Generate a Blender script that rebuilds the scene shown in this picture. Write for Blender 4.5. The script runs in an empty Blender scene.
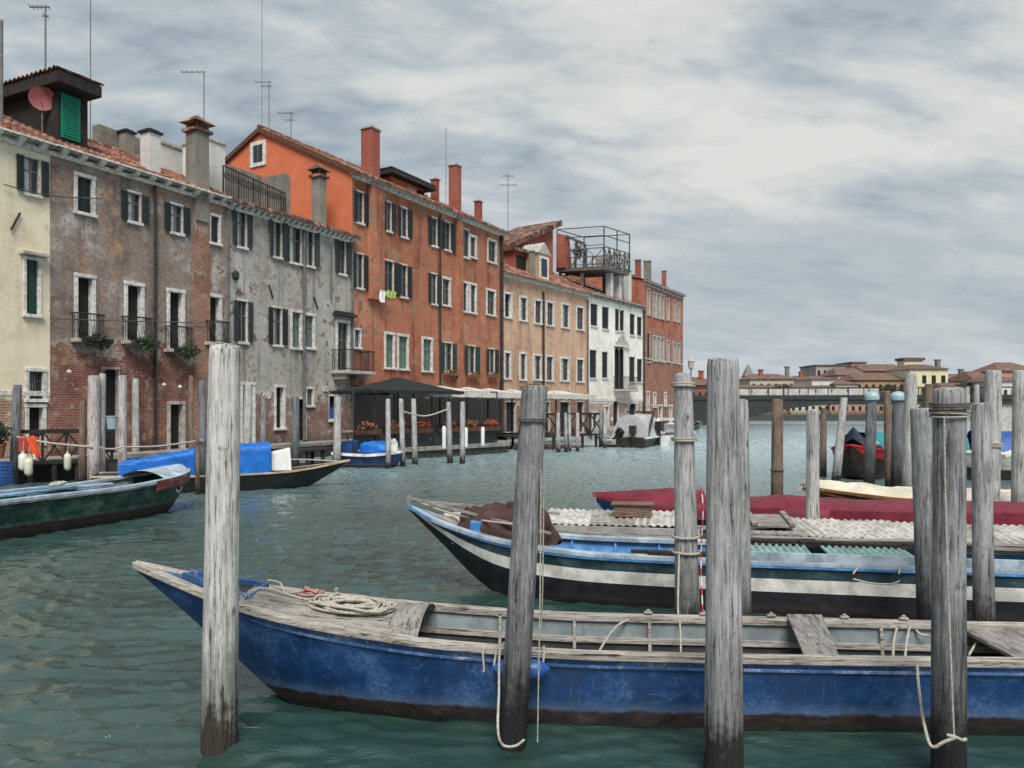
import bpy, bmesh, math, random
import numpy as np
from mathutils import Vector, Matrix, noise as mnoise
random.seed(7); RNG = np.random.default_rng(11)
scene = bpy.context.scene
COL = scene.collection
R = math.radians
FPX, HOR, CAMZ = 770.0, 406.0, 2.3

def W(px, py, Y):
    """a point at depth Y seen at pixel (px, py)"""
    return Vector(((px-512)/FPX*Y, Y, CAMZ-(py-HOR)/FPX*Y))

# ------------------------------------------------------------------ mesh builder
class MB:
    def __init__(s): s.v=[]; s.f=[]; s.m=[]; s.mi=0
    def add(s, vs, fs):
        o=len(s.v); s.v.extend([(float(a[0]),float(a[1]),float(a[2])) for a in vs])
        for f in fs: s.f.append([i+o for i in f]); s.m.append(s.mi)
    def box(s,x0,x1,y0,y1,z0,z1):
        s.add([(x0,y0,z0),(x1,y0,z0),(x1,y1,z0),(x0,y1,z0),(x0,y0,z1),(x1,y0,z1),(x1,y1,z1),(x0,y1,z1)],
              [(3,2,1,0),(4,5,6,7),(0,1,5,4),(1,2,6,5),(2,3,7,6),(3,0,4,7)])
    def hexa(s,p):
        s.add(p,[(3,2,1,0),(4,5,6,7),(0,1,5,4),(1,2,6,5),(2,3,7,6),(3,0,4,7)])
    def obox(s,c,sx,sy,sz,rot=(0,0,0)):
        M=Matrix.Rotation(rot[2],3,'Z')@Matrix.Rotation(rot[1],3,'Y')@Matrix.Rotation(rot[0],3,'X')
        c=Vector(c)
        s.hexa([c+M@Vector((a*sx/2,b*sy/2,d*sz/2)) for d in(-1,1) for a,b in((-1,-1),(1,-1),(1,1),(-1,1))])
    def bar(s,p0,p1,w,h=None):
        """square bar between two points"""
        h=h or w; p0=Vector(p0); p1=Vector(p1); d=(p1-p0).normalized()
        up=Vector((0,0,1)) if abs(d.z)<.95 else Vector((1,0,0))
        a=d.cross(up).normalized()*w/2; b=a.cross(d).normalized()*h/2
        s.hexa([p0-a-b,p0+a-b,p0+a+b,p0-a+b,p1-a-b,p1+a-b,p1+a+b,p1-a+b])
    def tube(s,pts,r,n=8,caps=True):
        pts=[Vector(p) for p in pts]; rr=r if hasattr(r,'__len__') else [r]*len(pts)
        vs=[]; fs=[]; pa=None
        for i,p in enumerate(pts):
            d=(pts[min(i+1,len(pts)-1)]-pts[max(i-1,0)])
            d=d.normalized() if d.length>1e-9 else Vector((0,0,1))
            if pa is None:
                up=Vector((0,0,1)) if abs(d.z)<.9 else Vector((1,0,0))
                a=d.cross(up).normalized()
            else:
                a=(pa-d*pa.dot(d)); a=a.normalized() if a.length>1e-6 else d.orthogonal().normalized()
            pa=a; b=d.cross(a)
            for k in range(n):
                t=2*math.pi*k/n; vs.append(p+(a*math.cos(t)+b*math.sin(t))*rr[i])
        for i in range(len(pts)-1):
            for k in range(n):
                k2=(k+1)%n; fs.append((i*n+k,i*n+k2,(i+1)*n+k2,(i+1)*n+k))
        if caps:
            fs.append(tuple(range(n-1,-1,-1))); fs.append(tuple((len(pts)-1)*n+k for k in range(n)))
        s.add(vs,fs)
    def lathe(s,c,prof,n=16):
        c=Vector(c); vs=[]; fs=[]
        for r,z in prof:
            for k in range(n):
                t=2*math.pi*k/n; vs.append(c+Vector((r*math.cos(t),r*math.sin(t),z)))
        for i in range(len(prof)-1):
            for k in range(n):
                k2=(k+1)%n; fs.append((i*n+k,i*n+k2,(i+1)*n+k2,(i+1)*n+k))
        fs.append(tuple(range(n-1,-1,-1))); fs.append(tuple((len(prof)-1)*n+k for k in range(n)))
        s.add(vs,fs)
    def grid(s,rows,mats=None):
        """rows: list of lists of points; mats: per row-gap material"""
        nr=len(rows); nc=len(rows[0]); o=len(s.v)
        for r in rows: s.v.extend([(float(p[0]),float(p[1]),float(p[2])) for p in r])
        for i in range(nr-1):
            for j in range(nc-1):
                s.f.append([o+i*nc+j,o+i*nc+j+1,o+(i+1)*nc+j+1,o+(i+1)*nc+j]); s.m.append(mats[i] if mats else s.mi)
    def prism(s,poly,z0,z1):
        n=len(poly)
        s.add([(p[0],p[1],z0) for p in poly]+[(p[0],p[1],z1) for p in poly],
              [tuple(range(n-1,-1,-1)),tuple(range(n,2*n))]+[(i,(i+1)%n,n+(i+1)%n,n+i) for i in range(n)])
    def build(s,name,mats,parent=None,smooth=None,bevel=0,normals=True):
        me=bpy.data.meshes.new(name); me.from_pydata(s.v,[],s.f)
        if not isinstance(mats,(list,tuple)): mats=[mats]
        for m in mats: me.materials.append(m)
        me.polygons.foreach_set('material_index',s.m)
        if normals:
            bm=bmesh.new(); bm.from_mesh(me); bmesh.ops.recalc_face_normals(bm,faces=bm.faces); bm.to_mesh(me); bm.free()
        if smooth is not None:
            me.polygons.foreach_set('use_smooth',[True]*len(me.polygons))
            if smooth<179: me.set_sharp_from_angle(angle=R(smooth))
        me.update()
        o=bpy.data.objects.new(name,me); COL.objects.link(o)
        if parent: o.parent=parent
        if bevel:
            b=o.modifiers.new('bevel','BEVEL'); b.width=bevel; b.segments=2; b.limit_method='ANGLE'
        return o

def tag(o,label,cat,group=None):
    o['label']=label; o['category']=cat
    if group: o['group']=group
    return o
def thing(name,label,cat,loc=(0,0,0),rz=0,group=None):
    o=bpy.data.objects.new(name,None); COL.objects.link(o); o.location=loc; o.rotation_euler=(0,0,rz)
    o.empty_display_size=.2
    return tag(o,label,cat,group)
def struct(o): o['kind']='structure'; return o
def stuff(o): o['kind']='stuff'; return o

# ------------------------------------------------------------------ materials
class Mt:
    def __init__(s,name):
        s.m=bpy.data.materials.new(name); s.m.use_nodes=True; s.t=s.m.node_tree
        s.b=s.t.nodes['Principled BSDF']; s._rand=None
    def n(s,ty): return s.t.nodes.new(ty)
    def set(s,sock,val):
        if isinstance(val,bpy.types.NodeSocket): s.t.links.new(val,sock)
        else:
            if hasattr(val,'__len__') and sock.type=='RGBA' and len(val)==3: val=(*val,1)
            sock.default_value=val
    def obj(s,rand=True):
        tc=s.n('ShaderNodeTexCoord').outputs['Object']
        if not rand: return tc
        oi=s.n('ShaderNodeObjectInfo'); a=s.n('ShaderNodeVectorMath'); a.operation='MULTIPLY_ADD'
        cx=s.n('ShaderNodeCombineXYZ')
        for i in range(3): s.t.links.new(oi.outputs['Random'],cx.inputs[i])
        s.t.links.new(cx.outputs[0],a.inputs[0]); a.inputs[1].default_value=(37,53,71); s.t.links.new(tc,a.inputs[2])
        return a.outputs[0]
    def sep(s,v):
        x=s.n('ShaderNodeSeparateXYZ'); s.set(x.inputs[0],v); return x.outputs
    def comb(s,x,y,z):
        c=s.n('ShaderNodeCombineXYZ')
        for i,q in enumerate((x,y,z)): s.set(c.inputs[i],q)
        return c.outputs[0]
    def map(s,v,scale=(1,1,1),loc=(0,0,0),rot=(0,0,0)):
        m=s.n('ShaderNodeMapping'); s.set(m.inputs['Vector'],v); m.inputs['Scale'].default_value=scale
        m.inputs['Location'].default_value=loc; m.inputs['Rotation'].default_value=rot; return m.outputs[0]
    def noise(s,v,scale=1,detail=6,rough=.6,dist=0):
        n=s.n('ShaderNodeTexNoise'); s.set(n.inputs['Vector'],v); n.inputs['Scale'].default_value=scale
        n.inputs['Detail'].default_value=detail; n.inputs['Roughness'].default_value=rough; n.inputs['Distortion'].default_value=dist
        return n.outputs['Fac']
    def voro(s,v,scale=1,feature='F1'):
        n=s.n('ShaderNodeTexVoronoi'); n.feature=feature; s.set(n.inputs['Vector'],v); n.inputs['Scale'].default_value=scale
        return n
    def ramp(s,f,stops):
        r=s.n('ShaderNodeValToRGB'); s.set(r.inputs[0],f); e=r.color_ramp.elements
        while len(e)<len(stops): e.new(.5)
        for k,(p,c) in zip(e,stops):
            k.position=p
            if not hasattr(c,'__len__'): c=(c,c,c)
            k.color=(*c,1) if len(c)==3 else c
        return r.outputs[0]
    def step(s,f,a,b,lo=0,hi=1):
        r=s.n('ShaderNodeMapRange'); r.interpolation_type='SMOOTHSTEP'; s.set(r.inputs['Value'],f)
        s.set(r.inputs['From Min'],a); s.set(r.inputs['From Max'],b); s.set(r.inputs['To Min'],lo); s.set(r.inputs['To Max'],hi)
        return r.outputs[0]
    def mix(s,f,a,b,mode='MIX'):
        m=s.n('ShaderNodeMix'); m.data_type='RGBA'; m.blend_type=mode
        s.set(m.inputs[0],f); s.set(m.inputs[6],a); s.set(m.inputs[7],b); return m.outputs[2]
    def math(s,op,a,b=0.0,c=None):
        m=s.n('ShaderNodeMath'); m.operation=op; s.set(m.inputs[0],a); s.set(m.inputs[1],b)
        if c is not None: s.set(m.inputs[2],c)
        return m.outputs[0]
    def bump(s,h,strength=.5,dist=.02,normal=None):
        b=s.n('ShaderNodeBump'); s.set(b.inputs['Height'],h); b.inputs['Strength'].default_value=strength; b.inputs['Distance'].default_value=dist
        if normal is not None: s.set(b.inputs['Normal'],normal)
        return b.outputs[0]
    def out(s,base,rough=.8,normal=None,metal=0,spec=None):
        s.set(s.b.inputs['Base Color'],base); s.set(s.b.inputs['Roughness'],rough); s.set(s.b.inputs['Metallic'],metal)
        if normal is not None: s.set(s.b.inputs['Normal'],normal)
        if spec is not None: s.set(s.b.inputs['Specular IOR Level'],spec)
        return s.m

def srgb(r,g,b):
    f=lambda c:(c/255/12.92 if c/255<=.04045 else ((c/255+.055)/1.055)**2.4)
    return (f(r),f(g),f(b))
def mul(c,k): return tuple(min(1,x*k) for x in c)

def plain(name,c,rough=.75,var=.25,scale=6,metal=0,bump=.2,spec=None):
    m=Mt(name); v=m.obj(); n=m.noise(v,scale,6,.6); n2=m.noise(v,scale*.2,3)
    col=m.mix(m.step(n,.3,.7),mul(c,1-var),mul(c,1+var)); col=m.mix(m.step(n2,.35,.7,0,.35),col,mul(c,.6))
    return m.out(col,rough,m.bump(n,bump,.01),metal,spec)

def facade(name,p1,p2,p3,edge=None,soft=1.0,bricks=((.20,.075,.055),(.12,.05,.045),(.26,.15,.10)),streak=.5,scale=1.0,patch=0.0,mort=(.26,.22,.18),damp=1.3):
    """old plaster that has fallen off the brick below the height `edge`"""
    m=Mt(name); raw=m.obj(False); v=m.obj(); x,y,z=m.sep(raw)
    n1=m.noise(v,.45*scale,8,.62); n2=m.noise(v,2.2*scale,8,.65); n3=m.noise(v,14,5,.6)
    st=m.noise(m.map(v,(2.6,2.6,.16)),1.0,5,.6)
    col=m.ramp(m.math('ADD',m.math('MULTIPLY',n1,.55),m.math('MULTIPLY',n2,.45)),[(.40,p1),(.49,p2),(.52,p2),(.60,p3)])
    col=m.mix(m.step(st,.48,.72,0,streak),col,mul(p1,.45))
    col=m.mix(m.step(n3,.45,.75,0,.35),col,mul(p3,1.15))
    col=m.mix(m.step(n2,.60,.70,0,.45),col,mul(p2,.5))
    h=m.math('MULTIPLY',n3,.25)
    if edge is not None:
        bt=m.n('ShaderNodeTexBrick'); m.set(bt.inputs['Vector'],m.comb(m.math('ADD',x,m.math('MULTIPLY',y,1.0)),z,0.0))
        bt.inputs['Scale'].default_value=1; bt.inputs['Brick Width'].default_value=.27; bt.inputs['Row Height'].default_value=.085
        bt.inputs['Mortar Size'].default_value=.012; bt.inputs['Mortar Smooth'].default_value=.3; bt.inputs['Bias'].default_value=-.1
        m.set(bt.inputs['Color1'],bricks[0]); m.set(bt.inputs['Color2'],bricks[1]); m.set(bt.inputs['Mortar'],mort)
        bc=m.mix(m.step(n2,.5,.68,0,.75),bt.outputs['Color'],bricks[2]); bc=m.mix(m.step(n1,.5,.62,0,.5),bc,mul(bricks[1],.8))
        bc=m.mix(m.step(m.noise(v,5,6,.7),.55,.72,0,.6),bc,mul(mort,.9))
        e=m.math('ADD',m.math('SUBTRACT',edge,z),m.math('MULTIPLY',m.math('SUBTRACT',m.math('ADD',m.math('MULTIPLY',n1,.6),m.math('MULTIPLY',n2,.4)),.5),9*soft))
        k=m.step(e,-.05,.12); isl=m.noise(v,1.7,8,.72); k=m.math('MULTIPLY',k,m.step(isl,.60,.57,.12,1)); wh=m.noise(v,3.1,7,.7); bc=m.mix(m.step(wh,.56,.66,0,.55),bc,mul(p3,1.05))
        if patch: k=m.math('MAXIMUM',k,m.step(n2,.66-patch,.68-patch))
        rim=m.math('MULTIPLY',m.step(e,-.35,-.02),m.step(e,.05,-.02))
        col=m.mix(m.math('MULTIPLY',rim,.35),col,mul(p3,1.3)); col=m.mix(k,col,bc)
        h=m.math('ADD',h,m.math('MULTIPLY',m.math('SUBTRACT',1.0,k),.9))
        h=m.math('ADD',h,m.math('MULTIPLY',m.math('MULTIPLY',m.math('SUBTRACT',1.0,bt.outputs['Fac']),k),.35))
    dz=m.step(m.math('ADD',z,m.math('MULTIPLY',n2,1.2)),damp+.7,damp-.5,0,.75); col=m.mix(dz,col,(.03,.03,.022))
    return m.out(col,.92,m.bump(h,.7,.03),spec=.2)

def wood(name,light,dark,wet=(.02,.02,.018),weth=.35,axis='z',algae=True,scale=1.0,crack=.8,patch=None):
    """weathered timber, grain along the given axis"""
    m=Mt(name); raw=m.obj(False); v=m.obj()
    sc={'z':(1,1,.06),'x':(.06,1,1),'y':(1,.06,1)}[axis]
    vv=m.map(v,sc)
    g1=m.noise(vv,36*scale,8,.68,.25); g2=m.noise(vv,95*scale,4,.7); big=m.noise(v,2.2*scale,6,.65); md=m.noise(v,9*scale,5,.7)
    f=m.math('ADD',m.math('MULTIPLY',g1,.65),m.math('MULTIPLY',big,.35))
    col=m.ramp(f,[(.36,dark),(.46,tuple((a*.6+b*.4) for a,b in zip(light,dark))),(.54,light),(.66,mul(light,1.25))])
    cr=m.step(g1,.39,.345); cr2=m.step(g2,.41,.35,0,.5)
    vp=m.noise(m.map(v,(3.2,3.2,.7)) if axis=='z' else m.map(v,(.7,3.2,3.2)) if axis=='x' else m.map(v,(3.2,.7,3.2)),1.6*scale,7,.72); col=m.mix(m.step(vp,.54,.66,0,.5),col,mul(dark,.8))
    ck=m.math('MULTIPLY',m.math('MAXIMUM',cr,cr2),crack); col=m.mix(ck,col,mul(dark,.3))
    col=m.mix(m.step(md,.62,.72,0,.6),col,patch or mul(dark,.5))
    kn=m.voro(m.map(v,(3.2,3.2,1.7) if axis=='z' else (1.7,3.2,3.2)),1.0).outputs['Distance']; knm=m.math('MULTIPLY',m.step(m.math('ADD',kn,m.math('MULTIPLY',g1,.12)),.16,.10),.8); col=m.mix(knm,col,mul(dark,.45))
    if algae:
        z=m.sep(raw)[2]; zz=m.math('ADD',z,m.math('MULTIPLY',m.math('SUBTRACT',m.math('ADD',m.math('MULTIPLY',md,.5),m.math('MULTIPLY',g1,.5)),.5),1.3))
        col=m.mix(m.step(zz,weth+.55,weth,0,.55),col,mul(dark,.45))
        col=m.mix(m.step(zz,weth,weth*.35),col,wet)
    h=m.math('SUBTRACT',m.math('ADD',m.math('MULTIPLY',g1,.6),m.math('MULTIPLY',g2,.25)),m.math('MULTIPLY',ck,.8))
    return m.out(col,.85,m.bump(h,1.0,.020/scale),spec=.25)

def paint(name,c,worn=(.35,.36,.36),wear=.5,foul=None,fcol=(.045,.018,.014),rough=.45,grain='x',grime=.5):
    """old boat paint: streaks, scratches, chips, and fouling below the height `foul`"""
    m=Mt(name); raw=m.obj(False); v=m.obj(); z=m.sep(raw)[2]
    vv=m.map(v,(.12,1,1) if grain=='x' else (1,1,.12))
    n1=m.noise(vv,9,7,.7); n2=m.noise(v,3,6,.65); n3=m.noise(m.map(v,(5,5,.6)),2.2,5,.6); n4=m.noise(v,22,5,.7); n5=m.noise(m.map(v,(.05,1,1)),60,3,.6)
    col=m.mix(m.step(n2,.35,.68),mul(c,.65),mul(c,1.3))
    col=m.mix(m.step(n3,.52,.74,0,grime),col,mul(c,.35))
    fg=m.noise(m.map(v,(1,1,1)),38,4,.75); wr=m.math('MULTIPLY',m.math('MULTIPLY',m.step(n2,.46,.64),m.step(fg,.40,.60)),m.step(n1,.36,.60,.3,1)); col=m.mix(m.math('MULTIPLY',wr,wear),col,worn)
    dr=m.noise(m.map(v,(9,9,.35)),2.5,4,.6); col=m.mix(m.math('MULTIPLY',m.step(dr,.60,.70),wear*.55),col,mul(worn,.8))
    col=m.mix(m.math('MULTIPLY',m.step(n4,.635,.69),wear),col,worn)
    col=m.mix(m.math('MULTIPLY',m.step(n5,.655,.71),wear*.7),col,mul(worn,1.1))
    h=m.math('ADD',m.math('MULTIPLY',n1,.4),m.math('MULTIPLY',n4,.4))
    rr=m.step(n2,.3,.7,rough-.1,rough+.2)
    if foul is not None:
        zz=m.math('ADD',z,m.math('MULTIPLY',m.math('SUBTRACT',m.noise(v,5,7,.75),.5),.09))
        rust=m.ramp(m.noise(m.map(v,(1,1,3)),7,7,.7),[(.35,mul(fcol,.35)),(.5,fcol),(.62,mul(fcol,1.9)),(.75,(.10,.07,.035))])
        rust=m.mix(m.step(zz,.11,.0),rust,(.006,.009,.006))
        k=m.step(zz,foul+.015,foul-.015); col=m.mix(m.step(zz,foul+.10,foul+.01,0,.30),col,mul(worn,.7)); col=m.mix(k,col,rust)
        h=m.math('ADD',h,m.math('MULTIPLY',m.math('MULTIPLY',k,n4),.8))
    return m.out(col,rr,m.bump(h,.35,.008),spec=.4)

def cloth(name,c,rough=.8,var=.2,wr=1.0,spec=.3):
    m=Mt(name); v=m.obj(); n=m.noise(v,3.5,6,.6,.6); f=m.noise(v,60,3); d=m.noise(v,1.2,5,.6)
    col=m.mix(m.step(n,.3,.7),mul(c,1-var),mul(c,1+var)); col=m.mix(m.step(d,.5,.75,0,.45),col,mul(c,.45)); col=m.mix(m.step(f,.6,.8,0,.15),col,mul(c,1.5))
    return m.out(col,rough,m.bump(n,.4*wr,.05),spec=spec)

M={}
M['stone']=plain('white_stone',(.60,.58,.54),.8,.35,7)
M['stone_dirty']=plain('weathered_stone',(.40,.38,.34),.9,.35,5,bump=.5)
M['quay']=plain('quay_stone',(.23,.22,.20),.85,.4,3,bump=.6)
M['quay_dark']=plain('wet_quay_wall',(.045,.045,.038),.7,.5,5,bump=.8)
M['shutter']=plain('dark_green_shutter',(.010,.018,.018),.55,.25,9)
M['shutter_grey']=plain('dark_grey_shutter',(.030,.032,.036),.6,.25,9)
M['shutter_black']=plain('near_black_shutter',(.010,.010,.012),.6,.25,9)
M['shutter_green']=plain('bottle_green_shutter',(.010,.045,.034),.55,.25,9)
M['shutter_emerald']=plain('emerald_shutter',(.0,.19,.115),.5,.15,9)
M['shutter_red']=plain('faded_pink_shutter',(.36,.28,.26),.75,.25,9)
M['glass']=plain('window_glass',(.018,.022,.025),.12,.3,1,bump=.02,spec=.6)
M['curtain']=plain('net_curtain',(.42,.45,.44),.6,.25,5)
M['curtain_green']=plain('pale_green_blind',(.10,.19,.16),.6,.2,6)
M['sash']=plain('window_sash',(.14,.135,.125),.6,.2,9)
M['iron']=plain('black_iron',(.018,.018,.02),.55,.3,12)
M['rust']=plain('rusty_iron',(.10,.040,.022),.85,.5,8)
M['zinc']=plain('grey_downpipe',(.12,.12,.12),.6,.3,6)
M['pipe_dark']=plain('dark_downpipe',(.022,.018,.017),.6,.3,6)
M['dark']=plain('dark_room',(.010,.010,.010),.9,.3,2)
M['black']=plain('black_rubber',(.012,.012,.013),.5,.3,9)
M['white']=plain('white_gloss',(.70,.70,.68),.4,.12,6)
M['chim_red']=facade('red_chimney',(.24,.07,.05),(.30,.09,.065),(.34,.12,.09),streak=.3,damp=-5)
M['chim_white']=facade('white_chimney',(.50,.49,.46),(.60,.59,.56),(.66,.65,.62),streak=.4,damp=-5)
M['chim_stone']=facade('stone_chimney',(.16,.14,.12),(.22,.20,.17),(.28,.26,.22),streak=.5,damp=-5)
M['leaf']=plain('leaves',(.055,.085,.028),.7,.5,20,bump=0)
M['leaf_dark']=plain('dark_leaves',(.025,.040,.018),.7,.5,20,bump=0)
M['flower']=plain('red_flowers',(.36,.055,.030),.7,.4,20,bump=0)
M['flower_orange']=plain('orange_flowers',(.34,.13,.07),.7,.4,20,bump=0)
M['terracotta']=plain('terracotta',(.28,.11,.06),.85,.3,8)
M['rope']=plain('pale_rope',(.40,.37,.31),.95,.35,60,bump=.8)
M['rope_dark']=plain('dark_rope',(.10,.09,.08),.95,.35,60,bump=.8)
M['rope_pink']=plain('pink_rope',(.42,.20,.18),.95,.35,60,bump=.8)
M['rope_red']=plain('red_white_rope',(.40,.05,.05),.9,.3,40,bump=.8)

def tiles(name,c=(.27,.105,.065)):
    m=Mt(name); v=m.obj(); x,y,z=m.sep(m.obj(False))
    cell=m.voro(m.map(v,(4.5,2.6,2.6)),1).outputs['Color']; n=m.noise(v,1.2,7,.65); f=m.noise(v,16,5,.7)
    h=m.sep(cell)[0]
    col=m.ramp(h,[(.1,mul(c,.35)),(.4,mul(c,.75)),(.7,c),(.95,(.40,.24,.17))])
    col=m.mix(m.step(n,.42,.68,0,.75),col,mul((.12,.085,.07),.9)); col=m.mix(m.step(f,.55,.72,0,.5),col,(.19,.17,.15))
    return m.out(col,.9,m.bump(f,.5,.02),spec=.2)
M['tiles']=tiles('roof_tiles'); M['tiles_dark']=tiles('dark_roof_tiles',(.15,.068,.050))

# ------------------------------------------------------------------ camera, sun, sky
cam=bpy.data.cameras.new('camera'); co=bpy.data.objects.new('camera',cam); COL.objects.link(co)
co.location=(0,0,CAMZ); co.rotation_euler=(R(90),0,0)
cam.sensor_width=36; cam.lens=36*FPX/1024; cam.shift_y=(HOR-384)/1024; cam.clip_end=3000; cam.clip_start=.1
cam.dof.use_dof=True; cam.dof.focus_distance=5.8; cam.dof.aperture_fstop=5.6
scene.camera=co
sun=bpy.data.lights.new('sun','SUN'); so=bpy.data.objects.new('sun',sun); COL.objects.link(so)
EL,AZ=R(54),R(174)      # azimuth clockwise from +Y: the light comes over the left shoulder
sdir=Vector((math.sin(AZ)*math.cos(EL),math.cos(AZ)*math.cos(EL),math.sin(EL)))
so.rotation_euler=(-sdir).to_track_quat('-Z','Y').to_euler(); so.location=sdir*50
sun.energy=4.5; sun.angle=R(30); sun.color=(1,.965,.91)

world=bpy.data.worlds.new('World'); scene.world=world; world.use_nodes=True
wt=world.node_tree; wt.nodes.clear()
class Wn(Mt):
    def __init__(s): s.t=wt
w=Wn()
sky=w.n('ShaderNodeTexSky'); sky.sky_type='NISHITA'; sky.sun_disc=False; sky.sun_elevation=EL; sky.sun_rotation=AZ
d=w.n('ShaderNodeTexCoord').outputs['Generated']; x,y,z=w.sep(d)
zz=w.math('ADD',w.math('MAXIMUM',z,0.0),.30)
p=w.comb(w.math('DIVIDE',x,zz),w.math('DIVIDE',y,zz),0.0)
pr=w.map(p,(1.15,1.6,1),rot=(0,0,R(-10)))
big=w.noise(w.map(pr,(.75,1.3,1),loc=(12.58,-.2,4)),1,4,.5,.6)
mid=w.noise(w.map(pr,(2.6,3.6,1),loc=(22.1,13.5,8)),1.0,6,.52,.4)
fin=w.noise(w.map(pr,(8,11,1),loc=(5,2,0)),1,6,.6,.3)
cl=w.math('ADD',w.math('ADD',w.math('MULTIPLY',big,.62),w.math('MULTIPLY',mid,.62)),w.math('MULTIPLY',fin,.32)); cl=w.math('SUBTRACT',cl,.262)
# the brighter part of the overcast lies to the right of the canal, above the bridge
glow=w.n('ShaderNodeVectorMath'); glow.operation='DOT_PRODUCT'; w.set(glow.inputs[0],d)
gd=Vector((.38,.84,.34)).normalized(); glow.inputs[1].default_value=gd
g=w.step(glow.outputs['Value'],.80,1.0,-.035,.085); cl=w.math('ADD',cl,g)
# a duller band low over the horizon
low=w.math('MULTIPLY',w.step(z,.02,.08),w.step(z,.30,.17)); cl=w.math('ADD',w.math('MULTIPLY',cl,w.math('SUBTRACT',1.0,w.math('MULTIPLY',low,.6))),w.math('MULTIPLY',low,.6*.455))
ccol=w.ramp(cl,[(.32,srgb(148,163,175)),(.43,srgb(167,180,189)),(.52,srgb(187,196,202)),(.60,srgb(208,212,212)),(.72,srgb(224,225,221))])
haze=w.step(z,.085,.0,0,.8); ccol=w.mix(haze,ccol,srgb(186,201,211))
mulsky=w.mix(1.0,sky.outputs[0],(.075,.075,.075),'MULTIPLY')
fc=w.step(cl,.34,.46,.80,.97)
bg=w.n('ShaderNodeBackground'); w.set(bg.inputs[0],w.mix(fc,mulsky,ccol)); bg.inputs[1].default_value=1.0
wo=w.n('ShaderNodeOutputWorld'); wt.links.new(bg.outputs[0],wo.inputs[0])
scene.view_settings.view_transform='Standard'; scene.view_settings.look='None'; scene.view_settings.exposure=0

# ------------------------------------------------------------------ water
def make_water():
    xs=np.concatenate([[-900,-300,-120,-60,-40,-30],np.arange(-24,-7,.09),np.arange(-7,7,.042),np.arange(7,30,.09),[34,42,60,120,300,900]])
    ys=[3.0]
    while ys[-1]<75: ys.append(ys[-1]+max(.03,.0062*ys[-1]))
    ys=np.concatenate([[-60,-10,0,2],np.array(ys),[90,120,200,400,1500]])
    X,Y=np.meshgrid(xs,ys); Z=np.zeros_like(X)
    rng=np.random.default_rng(5)
    for i in range(96):
        lam=.15*(1.3/.15)**(rng.random()**1.7); k=2*np.pi/lam
        th=R(78)+rng.normal(0,.42); ph=rng.random()*6.283
        amp=.0125*lam**.95*(1.3 if lam<.4 else .5)
        wob=.9*np.sin(.7*X*rng.random()+.5*Y*rng.random()+ph*2)
        s=np.sin(k*(X*np.cos(th)+Y*np.sin(th))+ph+wob)
        gust=.62+.33*np.sin(.35*X*rng.normal(1,.5)+.25*Y*rng.normal(1,.5)+ph*3)
        Z+=amp*gust*(s+.35*np.cos(2*np.arccos(np.clip(s,-1,1))))
    Z*=np.clip((Y-1)/2,0,1)*np.clip((28-np.abs(X))/6,0,1)*np.clip((75-Y)/30,0.0,1)
    sd=Z[4:-5].std(); Z=1.9*sd*np.tanh(Z/(1.9*sd))
    Z*=.85*(1-.62*np.clip((X+2.2)/2.0,0,1)*np.clip((9.5-Y)/2.0,0,1))
    nr,nc=X.shape
    me=bpy.data.meshes.new('canal_water'); V=np.stack([X,Y,Z],-1).reshape(-1,3).astype(np.float32)
    i=np.arange(nr-1)[:,None]*nc+np.arange(nc-1)[None]; i=i.ravel()
    q=np.stack([i,i+1,i+nc+1,i+nc],-1).astype(np.int32)
    me.vertices.add(len(V)); me.vertices.foreach_set('co',V.ravel())
    me.loops.add(q.size); me.loops.foreach_set('vertex_index',q.ravel())
    me.polygons.add(len(q)); me.polygons.foreach_set('loop_start',np.arange(0,q.size,4,dtype=np.int32))
    me.polygons.foreach_set('use_smooth',np.ones(len(q),bool))
    me.update(); me.validate()
    m=Mt('canal_water'); v=m.obj(False)
    b1=m.noise(m.map(v,(1.0,2.3,1),rot=(0,0,R(6))),3.6,5,.6,.3); b2=m.noise(m.map(v,(1,1.8,1)),11,4,.55,.2)
    b3=m.noise(m.map(v,(.35,.9,1)),.55,4,.6); y=m.sep(v)[1]
    h=m.math('ADD',m.math('MULTIPLY',b1,.8),m.math('MULTIPLY',b2,.12)); 
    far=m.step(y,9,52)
    col=m.mix(m.step(b3,.35,.65),(.016,.042,.037),(.028,.060,.052)); col=m.mix(far,col,(.33,.46,.50))  # paler with distance: the far sky reflection is painted into the body colour
    bump=m.bump(m.math('MULTIPLY',h,m.math('MULTIPLY',m.step(b3,.25,.75,.35,1.1),m.step(y,5,24,.65,1.6))),.8,.07)
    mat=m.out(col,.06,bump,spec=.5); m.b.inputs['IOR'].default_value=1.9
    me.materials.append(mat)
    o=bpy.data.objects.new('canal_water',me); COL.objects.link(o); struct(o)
make_water()
# ------------------------------------------------------------------ the row of houses on the left bank
def chain(px0,Y0,steps):
    pts={px0:Y0}; p,Y=px0,Y0
    for vp,px in steps: Y=Y*(vp-p)/(vp-px); p=px; pts[px]=Y
    return pts
PL=chain(50,25.0,[(900,226),(930,352),(930,502),(1040,588),(1040,644),(955,683)])
PL[-130]=25*850/1030
FP={k:Vector(((k-512)/FPX*v,v)) for k,v in PL.items()}

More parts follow.
